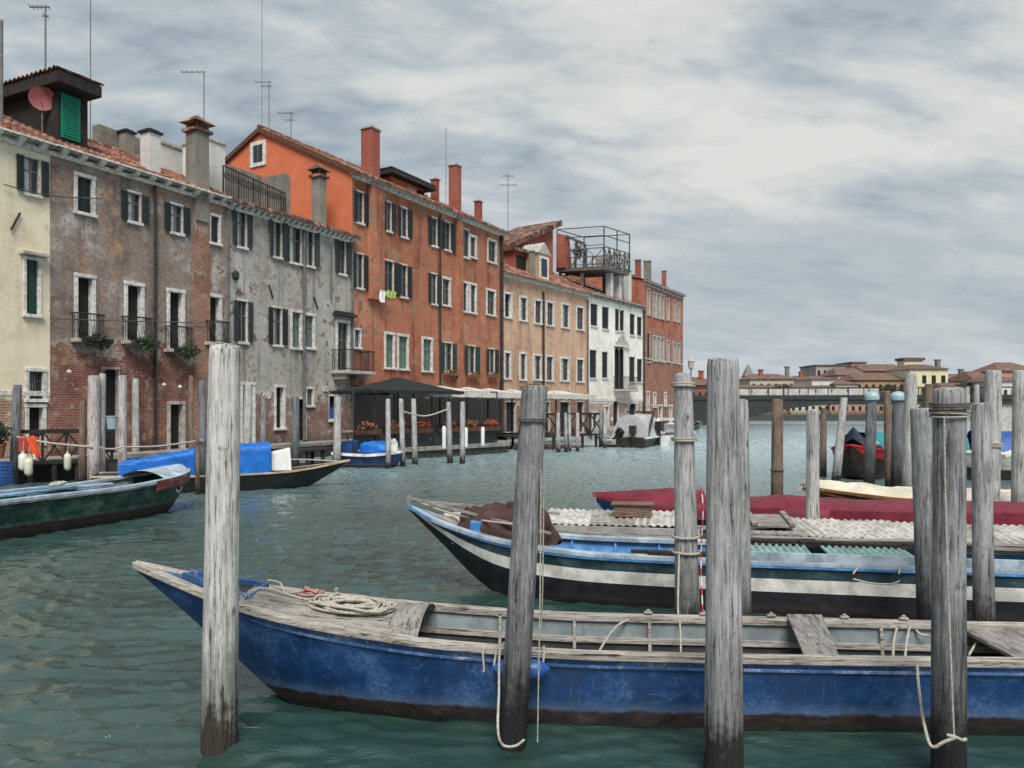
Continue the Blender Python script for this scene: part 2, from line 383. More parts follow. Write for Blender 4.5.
class House:
    def __init__(s,name,label,a,b,eave,depth,wall,rise,roof='tiles',extra_left=0):
        s.P=FP[a].copy(); s.Q=FP[b].copy(); s.d=(s.Q-s.P).normalized(); s.L=(s.Q-s.P).length
        s.n=Vector((-s.d.y,s.d.x)); s.eave=eave; s.depth=depth; s.wallm=wall; s.rise=rise; s.roofm=roof
        s.root=thing(name,label,'house',(s.P.x,s.P.y,0),math.atan2(s.d.y,s.d.x)); s.holes=[]; s.arches=[]; s.rid=depth/2
    def loc(s,px,py,dep=0.0):
        P=s.P+s.n*dep; u=(px-512)/FPX; k=s.d.x/s.d.y
        Y=(P.y*1.0*k-P.x)/(k-u)
        t=(Y-P.y)/s.d.y
        return Vector((t,dep,CAMZ-(py-HOR)/FPX*Y))
    def world(s,l):
        p=s.P+s.d*l[0]+s.n*l[1]; return Vector((p.x,p.y,l[2]))
    # ---- an opening with its window: style letters
    # S stone surround, O both shutters open, C shutters closed, R right shutter only, L sill and lintel only, B light blind, D door, A arched, N curtain, X plain dark
    def win(s,x0,x1,y0,y1,st='S',sh='shutter',fr='stone',kind=None):
        cx=(x0+x1)/2; a=s.loc(x0,(y0+y1)/2).x; b=s.loc(x1,(y0+y1)/2).x; zt=s.loc(cx,y0).z; zb=s.loc(cx,y1).z
        if 'O' in st: q=(b-a)*.25; a+=q; b-=q
        fw=min(.13,(b-a)*.15) if 'S' in st else 0
        a+=fw; b-=fw; zt-=fw*1.0; zb+=(fw*.9 if 'D' not in st else 0)
        if b-a<.3: c=(a+b)/2; a,b=c-.18,c+.18
        s.holes.append((a,b,zb,zt)); rec=.20 if 'D' in st or 'X' in st else .11
        if 'A' in st: s.arches.append((a,b,zt))
        door='D' in st
        if not door and not set('XCBN')&set(st) and random.random()<.4: st+='N'
        w=MB()
        # the recessed pane (or dark doorway), with sash bars
        w.mi=0; w.box(a,b,rec,rec+.02,zb,zt)
        pm=M['dark'] if (door or 'X' in st) else (M['curtain_green'] if 'B' in st else M['glass'])
        if not door and 'X' not in st and 'C' not in st:
            w.mi=1; t=.05
            for (p,q) in ((a,a+t),(b-t,b),((a+b)/2-t*.6,(a+b)/2+t*.6)): w.box(p,q,rec-.045,rec-.002,zb,zt)
            for z in (zb,zt-t,zb+(zt-zb)*.62): w.box(a+.003,b-.003,rec-.04,rec-.003,z,z+t)
            if 'N' in st:
                w.mi=2; w.box(a+t,a+(b-a)*.42,rec-.02,rec-.004,zb+.06,zt-.05)
        o=w.build(kind or ('door' if door else 'window'),[pm,M['sash'],M['curtain']],s.root)
        # surround: jambs line the opening; sill and lintel stand proud
        f=MB(); t=max(fw,.02); pr=.045 if fw else .012
        f.box(a-t,a+.012,-pr,rec-.003,zb,zt); f.box(b-.012,b+t,-pr,rec-.003,zb,zt)
        lt=t if fw else .07
        f.box(a-t-.01,b+t+.01,-pr-.02,rec-.004,zt-.01,zt+lt)
        o2=f.build('frame',M[fr],o,bevel=.008)
        if not door:
            si=MB(); si.box(a-t-.03,b+t+.03,-.11,rec-.006,zb-.10,zb+.006); si.build('sill',M[fr],o,bevel=.01)
        sm=M[sh]
        def shut(x0,x1,yy,hinge=None):
            m=MB(); wd=x1-x0
            m.box(x0,x1,yy-.02,yy,zb+.01,zt-.01)
            m.box(x0,x0+.06,yy-.045,yy-.021,zb+.012,zt-.012); m.box(x1-.06,x1,yy-.045,yy-.021,zb+.012,zt-.012)
            nsl=max(6,int((zt-zb)/.09)); hh=(zt-zb-.03)/nsl
            for i in range(nsl): 
                z=zb+.015+i*hh; m.hexa([(x0+.06,yy-.044,z),(x1-.06,yy-.044,z),(x1-.06,yy-.021,z+.01),(x0+.06,yy-.021,z+.01),
                                        (x0+.06,yy-.044,z+hh*.35),(x1-.06,yy-.044,z+hh*.35),(x1-.06,yy-.021,z+hh*.95),(x0+.06,yy-.021,z+hh*.95)])
            if hinge is not None:
                an=R(random.choice((2,4,6,9,14,24)))*(1 if hinge==x1 else -1); ca,sa=math.cos(an),math.sin(an)
                m.v=[(hinge+(x-hinge)*ca-(y-yy)*sa,yy+(x-hinge)*sa+(y-yy)*ca,z) for x,y,z in m.v]
            m.build('shutter',sm,o)
        hw=(b-a)/2
        if 'O' in st: shut(a-t-hw,a-t-.02,-pr-.025,a-t-.02); shut(b+t+.02,b+t+hw,-pr-.025,b+t+.02)
        if 'R' in st: shut(b+t+.02,b+t+hw*1.2,-pr-.025,b+t+.02)
        if 'K' in st: shut(a-t-hw*1.2,a-t-.02,-pr-.025,a-t-.02)
        if 'C' in st: shut(a+.015,(a+b)/2-.005,.10); shut((a+b)/2+.005,b-.015,.10)
        if 'H' in st: shut(a+.015,(a+b)/2-.005,.10)
        return (a,b,zb,zt)
    def walls(s,gable_left=None,gable_right=None,name='wall',front_top=None):
        w=MB(); top=s.eave; L=s.L; D=s.depth
        xs=sorted({0,L,*[h[0] for h in s.holes],*[h[1] for h in s.holes]}); zs=sorted({-.6,top,*[h[2] for h in s.holes],*[h[3] for h in s.holes]})
        for i in range(len(xs)-1):
            for j in range(len(zs)-1):
                cx=(xs[i]+xs[i+1])/2; cz=(zs[j]+zs[j+1])/2
                if any(h[0]<cx<h[1] and h[2]<cz<h[3] for h in s.holes): continue
                w.add([(xs[i],0,zs[j]),(xs[i+1],0,zs[j]),(xs[i+1],0,zs[j+1]),(xs[i],0,zs[j+1])],[(0,1,2,3)])
        for a,b,zt in s.arches:
            r=(b-a)/2; c=(a+b)/2; zc=zt-r; n=8
            for sg in (-1,1):
                arc=[(c+sg*r*math.cos(t),0.001,zc+r*math.sin(t)) for t in np.linspace(0,math.pi/2,n)]
                vs=[(c+sg*r,.001,zt)]+arc; w.add(vs,[tuple(range(len(vs)))])
        w.add([(L,0,-.6),(L,D,-.6),(L,D,top),(L,0,top)],[(0,1,2,3)]); w.add([(0,D,-.6),(L,D,-.6),(L,D,top),(0,D,top)],[(0,1,2,3)])
        w.add([(0,0,-.6),(0,D,-.6),(0,D,top),(0,0,top)],[(0,1,2,3)])
        for x in (0,L): w.add([(x,0,top),(x,D,top),(x,s.rid,top+s.rise-.06)],[(0,1,2)])
        if not gable_left: return w.build(name,s.wallm,s.root,normals=False)
        w.mi=1
        w.m[-5:]=w.m[-5:]
        k=len(w.f); idx=[i for i,f in enumerate(w.f) if all(abs(w.v[q][0])<1e-6 for q in f)]
        for i in idx: w.m[i]=1
        return w.build(name,[s.wallm,gable_left],s.root,normals=False)
    def roof(s,x0=-.15,x1=None,over=.45,pitch=.23,rows=None,amp=.045):
        x1=s.L+.15 if x1 is None else x1
        nx=max(2,int((x1-x0)/pitch*6)); X=np.linspace(x0,x1,nx)
        wave=amp*np.cos(2*np.pi*X/pitch)
        top=s.eave+s.rise; sl=s.rise/s.rid; m=MB()
        for sg in (0,1):
            D=s.rid+over if sg==0 else s.depth-s.rid+over
            nr=int(D/.38); rws=[]
            for i in range(nr):
                for k,f in enumerate((0.0,.97)):
                    t=(i+f)/nr; y=-over+t*(s.rid+over) if sg==0 else s.depth+over-t*D
                    z=(s.eave-over*sl+t*(s.rid+over)*sl) if sg==0 else (s.eave-over*sl+t*(top-s.eave+over*sl))
                    lift=.05*(1-f)+.10
                    jit=[.014*mnoise.noise((x*2.5,y*1.3,i*.7)) for x in X]
                    rws.append([(X[j],y,z+lift+wave[j]+jit[j]) for j in range(nx)])
            rws.insert(0,[(p[0],p[1],p[2]-.10) for p in rws[0]])
            m.grid(rws)
        o=m.build('roof',M[s.roofm],s.root,smooth=50)
        r=MB(); r.tube([(x,s.rid,top+.13+.015*(i%2)) for i,x in enumerate(np.linspace(x0,x1,max(3,int((x1-x0)/.3))))],.13,8); r.build('ridge',M[s.roofm],o)
        e=MB(); e.box(x0+.02,x1-.02,-over+.05,0.0,s.eave-over*sl+.02,s.eave-over*sl+.075)
        e.build('soffit',M['stone_dirty'],o)
        return o
    def cornice(s,step=.42,mat='stone',bw=.16,x0=0,x1=None,drop=0.0,bd=.34):
        x1=s.L if x1 is None else x1; m=MB(); z=s.eave-.2-drop
        m.box(x0,x1,-.10,-.002,z-.16,z-.02); m.box(x0,x1,-.40,-.003,z+.10,z+.16)
        n=int((x1-x0)/step)
        for i in range(n):
            x=x0+(i+.5)*(x1-x0)/n; m.hexa([(x-bw/2,-.12,z-.10),(x+bw/2,-.12,z-.10),(x+bw/2,-.004,z-.14),(x-bw/2,-.004,z-.14),(x-bw/2,-bd,z+.02),(x+bw/2,-bd,z+.02),(x+bw/2,-.004,z+.098),(x-bw/2,-.004,z+.098)])
            m.box(x-bw/2,x+bw/2,-bd,-.004,z+.02,z+.098)
        return m.build('cornice',M[mat],s.root)
    def pipe(s,px,py0,py1,mat='pipe_dark',r=.06):
        a=s.loc(px,py0); b=s.loc(px,py1); m=MB(); m.tube([(a.x,-.10,a.z),(a.x,-.10,b.z)],r,10)
        for z in np.arange(b.z+.6,a.z-.2,1.6): m.tube([(a.x,-.10,z),(a.x,-.10,z+.07)],r*1.25,10)
        return m.build('downpipe',M[mat],s.root,smooth=40)
    def band(s,z0,z1,mat,proud=.04,x0=0,x1=None,name='string_course'):
        m=MB(); m.box(x0,s.L if x1 is None else x1,-proud,-.002,z0,z1); return m.build(name,M[mat],s.root,bevel=.01)
    def chimney(s,px,pt,pb,wpx,dep,mat='chim_red',cap='flat',d2=None):
        a=s.loc(px,pt,dep); b=s.loc(px,pb,dep); Yw=s.world(a).y; wd=wpx/FPX*Yw/1.34; h=wd/2; hd=(d2 or wd)/2
        m=MB(); ct=.16*wd+.08
        m.box(a.x-h,a.x+h,dep-hd,dep+hd,b.z-1.2,a.z-ct)
        if cap!='plain': m.box(a.x-h-.05,a.x+h+.05,dep-hd-.05,dep+hd+.05,b.z+.05,b.z+.25) if cap=='base' else None
        o=m.build('chimney',M[mat],s.root,bevel=.015)
        c=MB()
        if cap=='hip':
            c.box(a.x-h-.10,a.x+h+.10,dep-hd-.10,dep+hd+.10,a.z-ct+.002,a.z-ct+.12)
            for sx in (-1,1):
                for sy in (-1,1): c.box(a.x+sx*h*.8-.05,a.x+sx*h*.8+.05,dep+sy*hd*.8-.05,dep+sy*hd*.8+.05,a.z-ct+.121,a.z-ct+.36)
            zb=a.z-ct+.36
            c.add([(a.x-h-.18,dep-hd-.18,zb),(a.x+h+.18,dep-hd-.18,zb),(a.x+h+.18,dep+hd+.18,zb),(a.x-h-.18,dep+hd+.18,zb),(a.x-.05,dep,zb+.36),(a.x+.05,dep,zb+.36)],
                  [(0,1,5,4),(2,3,4,5),(1,2,5),(3,0,4),(3,2,1,0)])
            c.build('chimney_cap',M['tiles_dark'],o)
        else:
            c.box(a.x-h-.07,a.x+h+.07,dep-hd-.07,dep+hd+.07,a.z-ct+.002,a.z-ct*.45); c.box(a.x-h*.86,a.x+h*.86,dep-hd*.86,dep+hd*.86,a.z-ct*.45+.001,a.z)
            c.build('chimney_cap',M['stone_dirty'] if cap!='dark' else M['iron'],o,bevel=.012)
        return o
    def rail(s,x0,x1,y0,z0,h,step=.12,side=True,mat='iron',parent=None,name='railing',belly=0):
        m=MB(); m.bar((x0,y0,z0+h),(x1,y0,z0+h),.045); m.bar((x0,y0,z0+.08),(x1,y0,z0+.08),.03)
        n=max(2,int((x1-x0)/step))
        for i in range(n+1):
            x=x0+(x1-x0)*i/n
            if belly: m.tube([(x,y0,z0),(x,y0-belly,z0+h*.25),(x,y0-belly*.4,z0+h*.6),(x,y0,z0+h)],.010,5)
            else: m.bar((x,y0,z0),(x,y0,z0+h),.018)
        if side:
            for x in (x0,x1):
                m.bar((x,y0,z0+h),(x,0,z0+h),.04)
                k=max(1,int(abs(y0)/step))
                for i in range(k): m.bar((x,y0*(i+.5)/k,z0),(x,y0*(i+.5)/k,z0+h),.018)
        return m.build(name,M[mat],parent or s.root)

def leaves(m,c,r,n,size,seed=0,up=.3,zmin=None):
    """n small leaf quads scattered through an ellipsoid"""
    rng=random.Random(seed)
    for i in range(n):
        while True:
            p=Vector((rng.uniform(-1,1),rng.uniform(-1,1),rng.uniform(-1,1)))
            if p.length<1: break
        p=p*(.55+.45*rng.random())
        q=Vector((c[0]+p.x*r[0],c[1]+p.y*r[1],c[2]+p.z*r[2]))
        if zmin is not None and q.z<zmin: q.z=zmin+rng.random()*.03
        a=Vector((rng.gauss(0,1),rng.gauss(0,1),rng.gauss(0,.6)+up)).normalized(); b=a.orthogonal().normalized(); b=Matrix.Rotation(rng.random()*6.28,3,a)@b
        e=a.cross(b); s_=size*rng.uniform(.6,1.4)
        m.add([q-b*s_,q-e*s_*.5,q+b*s_,q+e*s_*.5],[(0,1,2,3)])

def flower_box(H,x,z,w,label,seed,flower='flower',mat='terracotta',y=-.22,green='leaf',dens=90,hang=0.0,group='flower boxes on the house fronts'):
    p=H.world((x,y,z)); t=thing('flower_box',label,'flower box',p,math.atan2(H.d.y,H.d.x),group)
    b=MB(); b.hexa([(-w/2,-.08,0),(w/2,-.08,0),(w/2,.08,0),(-w/2,.08,0),(-w/2-.02,-.10,.17),(w/2+.02,-.10,.17),(w/2+.02,.10,.17),(-w/2-.02,.10,.17)]); b.build('trough',M[mat],t,bevel=.01)
    l=MB(); leaves(l,(0,-.05,.24-hang*.5),(w/2+.06,.18,.17+hang*.5),dens,.055,seed); l.build('foliage',M[green],t)
    if flower:
        f=MB(); leaves(f,(0,-.06,.30),(w/2+.04,.16,.12),int(dens*.45),.04,seed+5); f.build('blossom',M[flower],t)
    return t

# ---- wall materials
WM={}
WM['cream']=facade('cream_plaster',(.62,.53,.38),(.74,.645,.48),(.80,.72,.57),edge=2.55,soft=.12,bricks=((.33,.16,.11),(.25,.12,.09),(.40,.27,.19)),streak=.28,scale=.7,mort=(.42,.38,.32),damp=.9)
WM['brown']=facade('worn_brown_plaster',(.160,.105,.086),(.240,.190,.162),(.45,.42,.39),edge=4.1,soft=.72,streak=.6,patch=.085,bricks=((.26,.085,.062),(.15,.050,.042),(.42,.29,.19)),mort=(.28,.21,.165))
WM['grey']=facade('grey_plaster',(.24,.225,.20),(.36,.345,.315),(.46,.445,.41),edge=2.7,soft=.85,streak=.75,patch=.085,bricks=((.24,.11,.085),(.15,.07,.06),(.34,.27,.21)),mort=(.36,.32,.28))
WM['orange']=facade('faded_red_plaster',edge=1.0,soft=.8,patch=.075,bricks=((.24,.12,.085),(.17,.08,.06),(.33,.24,.18)),p1=(.25,.090,.052),p2=(.375,.148,.087),p3=(.45,.22,.145),streak=.7,scale=.8)
WM['orange_side']=facade('bright_orange_plaster',(.50,.130,.060),(.56,.155,.075),(.60,.185,.10),streak=.15,scale=.6,damp=-5)
WM['yellow']=facade('ochre_plaster',(.37,.225,.15),(.50,.325,.225),(.57,.40,.29),edge=3.1,soft=.5,streak=.5,bricks=((.22,.095,.06),(.17,.07,.05),(.29,.17,.12)))
WM['whitewall']=facade('whitewashed_plaster',(.62,.575,.52),(.78,.735,.675),(.82,.78,.73),edge=2.6,soft=.08,streak=.3,scale=.6,bricks=((.33,.22,.18),(.28,.17,.14),(.4,.33,.28)),mort=(.4,.36,.33))
WM['redhouse']=facade('dark_red_plaster',(.25,.085,.055),(.37,.135,.085),(.42,.20,.14),edge=9.5,soft=.7,streak=.7,bricks=((.34,.12,.075),(.25,.09,.06),(.40,.24,.17)))
WM['tan']=facade('tan_plaster',(.24,.20,.15),(.30,.25,.19),(.34,.30,.24),streak=.5,damp=-5)

# ================= cream house
H=House('cream_house','cream plastered house with green shutters at the left edge, brick base',-130,50,10.78,9,WM['cream'],2.0); HC=H
H.win(16,47,158,194,'OLN'); H.win(23,41,257,317,'SC',sh='shutter_green'); H.win(25,46,368,402,'S'); H.win(25,46,404,446,'SD')
H.win(-75,-45,133,170,'OL'); H.win(-72,-48,248,312,'SC',sh='shutter_green'); H.win(-75,-50,366,402,'S')
H.walls(); H.roof(over=.33); H.cornice(step=.62,bw=.2); H.band(2.62,2.78,'stone',.03)
a=H.loc(22,255); b=H.loc(43,255); m=MB(); m.box(a.x-.1,b.x+.1,-.28,-.002,a.z+.02,a.z+.12); m.build('lintel_hood',M['stone_dirty'],H.root,bevel=.01)
g0=H.loc(28,372); g1=H.loc(44,400); m=MB()
for x in np.linspace(g0.x,g1.x,8): m.bar((x,.06,g1.z),(x,.06,g0.z),.02)
m.build('window_grille',M['iron'],H.root)
# dormer with the emerald shutter
def dormer(H,pxl,pxr,ptop,pbot,dep,back,wall,shut,over=.35,roofm='tiles_dark',fasc='iron',slope=-.35,kind='C'):
    a=H.loc(pxl,ptop,dep); b=H.loc(pxr,pbot,dep); x0,x1=a.x,b.x; zt,zb=a.z,b.z-.6
    m=MB(); m.box(x0,x1,dep,dep+back,zb,zt); o=m.build('dormer',wall,H.root)
    r=MB(); 
    r.hexa([(x0-over,dep-over,zt),(x1+over,dep-over,zt),(x1+over,dep+back+over,zt+slope*back),(x0-over,dep+back+over,zt+slope*back),
            (x0-over,dep-over,zt+.22),(x1+over,dep-over,zt+.22),(x1+over,dep+back+over,zt+.22+slope*back),(x0-over,dep+back+over,zt+.22+slope*back)])
    ro=r.build('dormer_roof',M[fasc],o)
    t=MB(); nx=int((x1-x0+2*over)/.05); rows=[]
    for y in np.linspace(dep-over,dep+back+over,10): rows.append([(x,y,zt+.29+slope*(y-dep)+.04*math.cos(x*27)) for x in np.linspace(x0-over-.03,x1+over+.03,nx)])
    t.grid(rows); t.build('dormer_tiles',M[roofm],ro,smooth=60)
    return o,(x0,x1,zb,zt)
WM['darkwood']=wood('tarred_boards',(.035,.030,.027),(.012,.011,.010),axis='z',algae=False)
# the gabled dormer: dark boards, ridge running back
def gable_dormer(H):
    d=.9; a=H.loc(58,88,d); b=H.loc(85,146,d); x0,x1=a.x,b.x+.1; zt=H.loc(70,93,d).z; zb=b.z-.8; bk=4.2
    m=MB(); m.box(x0,x1,d,d+bk,zb,zt); o=m.build('dormer',WM['darkwood'],H.root)
    sx=MB(); p=H.loc(60.5,97,d); q=H.loc(79.5,137,d)
    sx.box(p.x,q.x,d-.05,d-.002,H.loc(70,137,d).z-.1,H.loc(70,96,d).z); sh=sx.build('shutter',M['shutter_emerald'],o)
    sl=MB(); zz0=H.loc(70,137,d).z; zz1=H.loc(70,96,d).z
    for k in range(16):
        z=zz0+(zz1-zz0)*k/16; sl.hexa([(p.x+.08,d-.075,z),(q.x-.08,d-.075,z),(q.x-.08,d-.052,z+.02),(p.x+.08,d-.052,z+.02),(p.x+.08,d-.075,z+.04),(q.x-.08,d-.075,z+.04),(q.x-.08,d-.052,z+.08),(p.x+.08,d-.052,z+.08)])
    sl.build('slat_panel',M['shutter_emerald'],sh)
    r=MB(); r.box(x0-.35,x1+.16,d-.55,d+bk+.3,zt+.02,zt+.42); ro=r.build('dormer_roof',WM['darkwood'],o,bevel=.02)
    t=MB(); rows=[]
    for x in np.linspace(x0-.42,x1+.22,14): rows.append([(x,y,zt+.50+.05*math.cos(y*26)+.02*mnoise.noise((x*3,y*3,1))) for y in np.linspace(d-.6,d+bk+.3,150)])
    t.grid(rows); t.build('dormer_tiles',M['tiles'],ro,smooth=60)
gable_dormer(H)

# ================= brown house
H=House('worn_brown_house','tall brown house with peeling plaster, bare brick below and plant-filled balconies',50,226,10.8,9,WM['brown'],2.0); HB=H
H.win(73.5,95,174,216,'SC'); H.win(121,147,193,222,'OLN'); H.win(164,188.5,205,233,'OLN'); H.win(208.5,220.5,214,245,'SC')
mids=[H.win(74,95.5,274,342,'SX',kind='window'),H.win(124,144,282,344,'SX',kind='window'),H.win(166.5,184.5,289,352,'SX',kind='window'),H.win(206,221.5,294,345,'SX',kind='window')]
H.win(102,119,369,452,'DA',fr='stone_dirty'); H.win(167,185,401,452,'SD',fr='stone_dirty')
H.walls(); H.roof(over=.33); H.cornice(step=.62,bw=.2); H.pipe(153.6,186,455); H.pipe(226.5,208,450,'zinc',.05)
# the pilaster that carries the chimney
a=H.loc(193,190); b=H.loc(211,190); 
for i,(a_,b_,zb,zt) in enumerate(mids):
    sl=MB(); sl.box(a_-.25,b_+.25,-.42,-.002,zb-.14,zb-.02); bo=sl.build('balcony',M['stone_dirty'],H.root,bevel=.01)
    H.rail(a_-.2,b_+.2,-.36,zb-.02,.85,.10,True,'iron',bo,'railing',.14)
for i,(nm,k) in enumerate((('leftmost, under the window nearest the cream house',0),('between the leftmost window and the dark downpipe',1),('just right of the dark downpipe',2))):
    a_,b_,zb,zt=mids[k]
    flower_box(H,(a_+b_)/2+.12,zb-.16,(b_-a_)+.5,'trailing green plants on a brown house balcony, '+nm,40+k,flower=None,mat='iron',y=-.50,green='leaf' if k else 'leaf_dark',dens=420,hang=.35)
H.chimney(150.5,130,172,18,.7,'chim_white','dark'); H.chimney(197.5,129,192,21,.15,'chim_stone','hip')
def tower(px0,px1,pt,dep,wd,pb=195):
    a=H.loc(px0,pt,dep); b=H.loc(px1,pt,dep); m=MB(); m.box(a.x,b.x,dep,dep+wd,H.loc(px0,pb,dep).z-1,a.z-.12); o=m.build('roof_parapet',M['chim_white'],H.root)
    c=MB(); c.box(a.x-.06,b.x+.06,dep-.06,dep+wd+.06,a.z-.118,a.z); c.build('coping',M['stone_dirty'],o)
tower(160,189,140,3.2,.4); tower(209.5,225,137,1.0,1.6)
m=MB(); a=H.loc(97,123,5.0); b=H.loc(139,146,5.0); m.box(a.x,b.x,4.9,5.3,a.z-1.5,a.z-.05); m.build('party_wall',M['chim_stone'],H.root)
H.chimney(127,130,150,14,4.6,'chim_stone','dark')

# ================= grey house
H=House('grey_plaster_house','grey plastered house with dark shutters, iron roof terrace and a small balcony',226,352,10.75,9,WM['grey'],1.6,'tiles_dark'); HG=H
H.win(232,251,210,247,'OL','shutter_grey'); H.win(268.5,286,220,257,'OL','shutter_grey'); H.win(289,301.5,227,263,'LK','shutter_grey'); H.win(302,317.5,231,266,'OL','shutter_grey'); H.win(335,349,240,274,'OL','shutter_grey')
H.win(233.5,251.5,301,342,'OL','shutter_grey'); H.win(268,286,308,345,'OL','shutter_black'); H.win(290,302,310,350,'SB'); H.win(302.5,315,313,350,'SB')
bd=H.win(335.5,349.5,320,373,'S'); H.win(240,255,382,446,'SD'); H.win(274,285,385,430,'SX'); H.win(305,314,387,407,'SB','shutter'); H.win(299,306.5,399,440,'D'); H.win(329,337,396,420,'X')
H.walls(); H.roof(); H.cornice(step=.34,bw=.15); H.pipe(302.6,232,440,'zinc',.07); H.pipe(351,240,455,'zinc',.05); H.pipe(330,245,300,'zinc',.04)
a_,b_,zb,zt=bd
sl=MB(); sl.box(a_-.45,b_+1.0,-.95,-.002,zb-.18,zb-.03); sl.box(a_-.3,a_-.1,-.75,-.003,zb-.45,zb-.181); sl.box(b_+.5,b_+.7,-.75,-.003,zb-.45,zb-.181)
bo=sl.build('balcony',M['stone_dirty'],H.root,bevel=.015); H.rail(a_-.4,b_+.95,-.9,zb-.03,1.0,.11,True,'iron',bo)
hd=MB(); hd.box(a_-.35,b_+.35,-.35,-.003,zt+.30,zt+.42); hd.box(a_-.25,b_+.25,-.22,-.004,zt+.421,zt+.52); hd.build('lintel_hood',M['iron'],H.root)
# roof terrace: grey parapet with an iron lattice
a=H.loc(229,168,.6); b=H.loc(292,205,.6)
m=MB(); m.box(a.x,b.x,2.2,2.5,H.eave-.2,H.loc(246,171,2.2).z); m.box(b.x-.35,b.x,.7,2.199,H.eave-.2,H.loc(290,182,1.5).z); to=m.build('terrace_parapet',M['chim_stone'],H.root)
zr=H.eave+.15; ht=H.loc(228,167,.6).z-zr
r=MB(); 
for k in range(2): r.bar((a.x-.3,.6,zr+ht*(1 if k else .1)),(b.x-.4,.6,zr+ht*(.78 if k else .1)),.045)
n=26
for i in range(n+1):
    x=a.x-.3+(b.x-.1-a.x)*i/n; hh=ht*(1-.22*i/n); r.bar((x,.6,zr),(x,.6,zr+hh),.022 if i%6 else .05)
    if i<n:
        x2=a.x-.3+(b.x-.1-a.x)*(i+1)/n
        r.bar((x,.6,zr+hh*.55),(x2,.6,zr+hh*.9),.014); r.bar((x2,.6,zr+hh*.55),(x,.6,zr+hh*.9),.014)
r.build('railing',M['iron'],to)
H.chimney(319,175,222,14,.9,'chim_stone','hip')

# ================= orange house
H=House('red_orange_house','tallest red-orange house with a bright orange gable, tall brick chimneys, above the restaurant',352,502,14.05,12.6,WM['orange'],3.1); HO=H
for q in ((352.5,367,192,223),(383,394,202,231),(397,410.5,208,237)): H.win(*q,'OL' if q[0]!=383 else 'OLN','shutter')
H.win(428,440,218,246,'OL'); H.win(440.5,453.5,222,250,'OL'); H.win(461,469,229,257,'LK'); H.win(469,476.5,235,259,'S'); H.win(487,496.5,239,264,'S')
H.win(352.5,366.5,254,288,'OLN'); H.win(384,393.5,261,293,'LR'); H.win(396,410.5,265,297,'OLN'); H.win(428,439.5,274,304,'OL'); H.win(441,450.5,277,307,'S'); H.win(461,468,281,313,'S'); H.win(469,476.5,283,314.5,'S'); H.win(486,495.5,289,316.5,'S')
H.win(353,361,328,349,'SB'); H.win(384,394.7,332,370,'SB'); H.win(397,408.6,334,371,'SB'); H.win(421.5,432.5,337,373,'SB')
f1=H.win(440,456,343,371,'OLN','shutter_green'); f2=H.win(464,478.5,346,373,'OLN','shutter_green'); f3=H.win(485.5,497.5,349,373,'OLN','shutter')
H.walls(WM['orange_side']); H.roof(over=.5); H.cornice(step=.44,bw=.17)
H.pipe(439,214,385,'pipe_dark',.055); H.pipe(500.5,236,440,'pipe_dark',.12)
m=MB(); m.box(.15,H.L-.15,-.06,-.003,.5,3.35); m.build('shop_front',M['pipe_dark'],H.root)
# chimney breasts running down the front
for (x0,x1,pt,pb,mt) in ((367.5,380.5,196,300,'orange'),(454.5,459.5,222,390,'orange')):
    a=H.loc(x0,pt); b=H.loc(x1,pt); m=MB(); m.box(a.x,b.x,-.28,-.002,H.loc((x0+x1)/2,pb).z,H.eave-.45); m.build('chimney_breast',WM[mt],H.root)
H.chimney(370.5,127,177,18,.9,'chim_red','flat'); H.chimney(455,164,210,12.5,.6,'chim_red','flat'); H.chimney(435,178,203,8.5,1.6,'chim_red','flat'); H.chimney(478.3,200,222,8,.5,'chim_red','flat')
o,(x0,x1,zb,zt)=dormer(H,391,424,176,202,1.6,3.4,WM['orange_side'],None,over=.55,slope=-.02,fasc='iron')
m=MB(); m.box(x1-1.7,x1-.9,1.6-.03,1.598,zb+1.0,zt-.25); m.build('window',M['white'],o)
m=MB(); m.box(x1-.7,x1-.05,1.6-.03,1.598,zb+.6,zt-.1); m.build('window',M['dark'],o)
# window in the gable end (on the plane x=0)
def gable_win(H,px,py,w,h):
    # intersect the ray with the gable plane
    u=(px-512)/FPX; P=H.P; n=H.n
    # P + n*t = (uY, Y)
    t=(u*P.y-P.x)/(n.x-u*n.y); Y=P.y+n.y*t; z=CAMZ-(py-HOR)/FPX*Y
    m=MB(); m.box(-.03,-.004,t-w/2,t+w/2,z-h/2,z+h/2); o=m.build('window',M['glass'],H.root)
    f=MB(); 
    for q in ((t-w/2-.22,t-w/2,z-h/2-.2,z+h/2+.2),(t+w/2,t+w/2+.22,z-h/2-.2,z+h/2+.2)): f.box(-.06,-.003,*q)
    f.box(-.06,-.003,t-w/2,t+w/2,z+h/2,z+h/2+.2); f.box(-.07,-.003,t-w/2,t+w/2,z-h/2-.2,z-h/2); f.build('frame',M['stone'],o)
    c=MB(); c.box(-.045,-.031,t-.03,t+.03,z-h/2,z+h/2); c.build('sash',M['sash'],o)
gable_win(H,258.5,154,.72,.95)
m=MB(); 
for sg in (0,1):
    ya,za=(-.5,H.eave-.25) if sg==0 else (H.depth+.5,H.eave-.25); yb,zb=H.rid,H.eave+H.rise
    m.hexa([(-.16,ya,za-.12),(.0,ya,za-.12),(.0,yb,zb-.14),(-.16,yb,zb-.14),(-.16,ya,za+.14),(.0,ya,za+.14),(.0,yb,zb+.12),(-.16,yb,zb+.12)])
m.build('verge_board',M['rust'],H.root)
flower_box(H,(f1[0]+f1[1])/2,f1[2]-.28,1.5,'red flowers in a box under the left green-shuttered window over the restaurant',61)
flower_box(H,(f2[0]+f2[1])/2,f2[2]-.28,1.5,'red flowers in a box under the middle green-shuttered window over the restaurant',62)
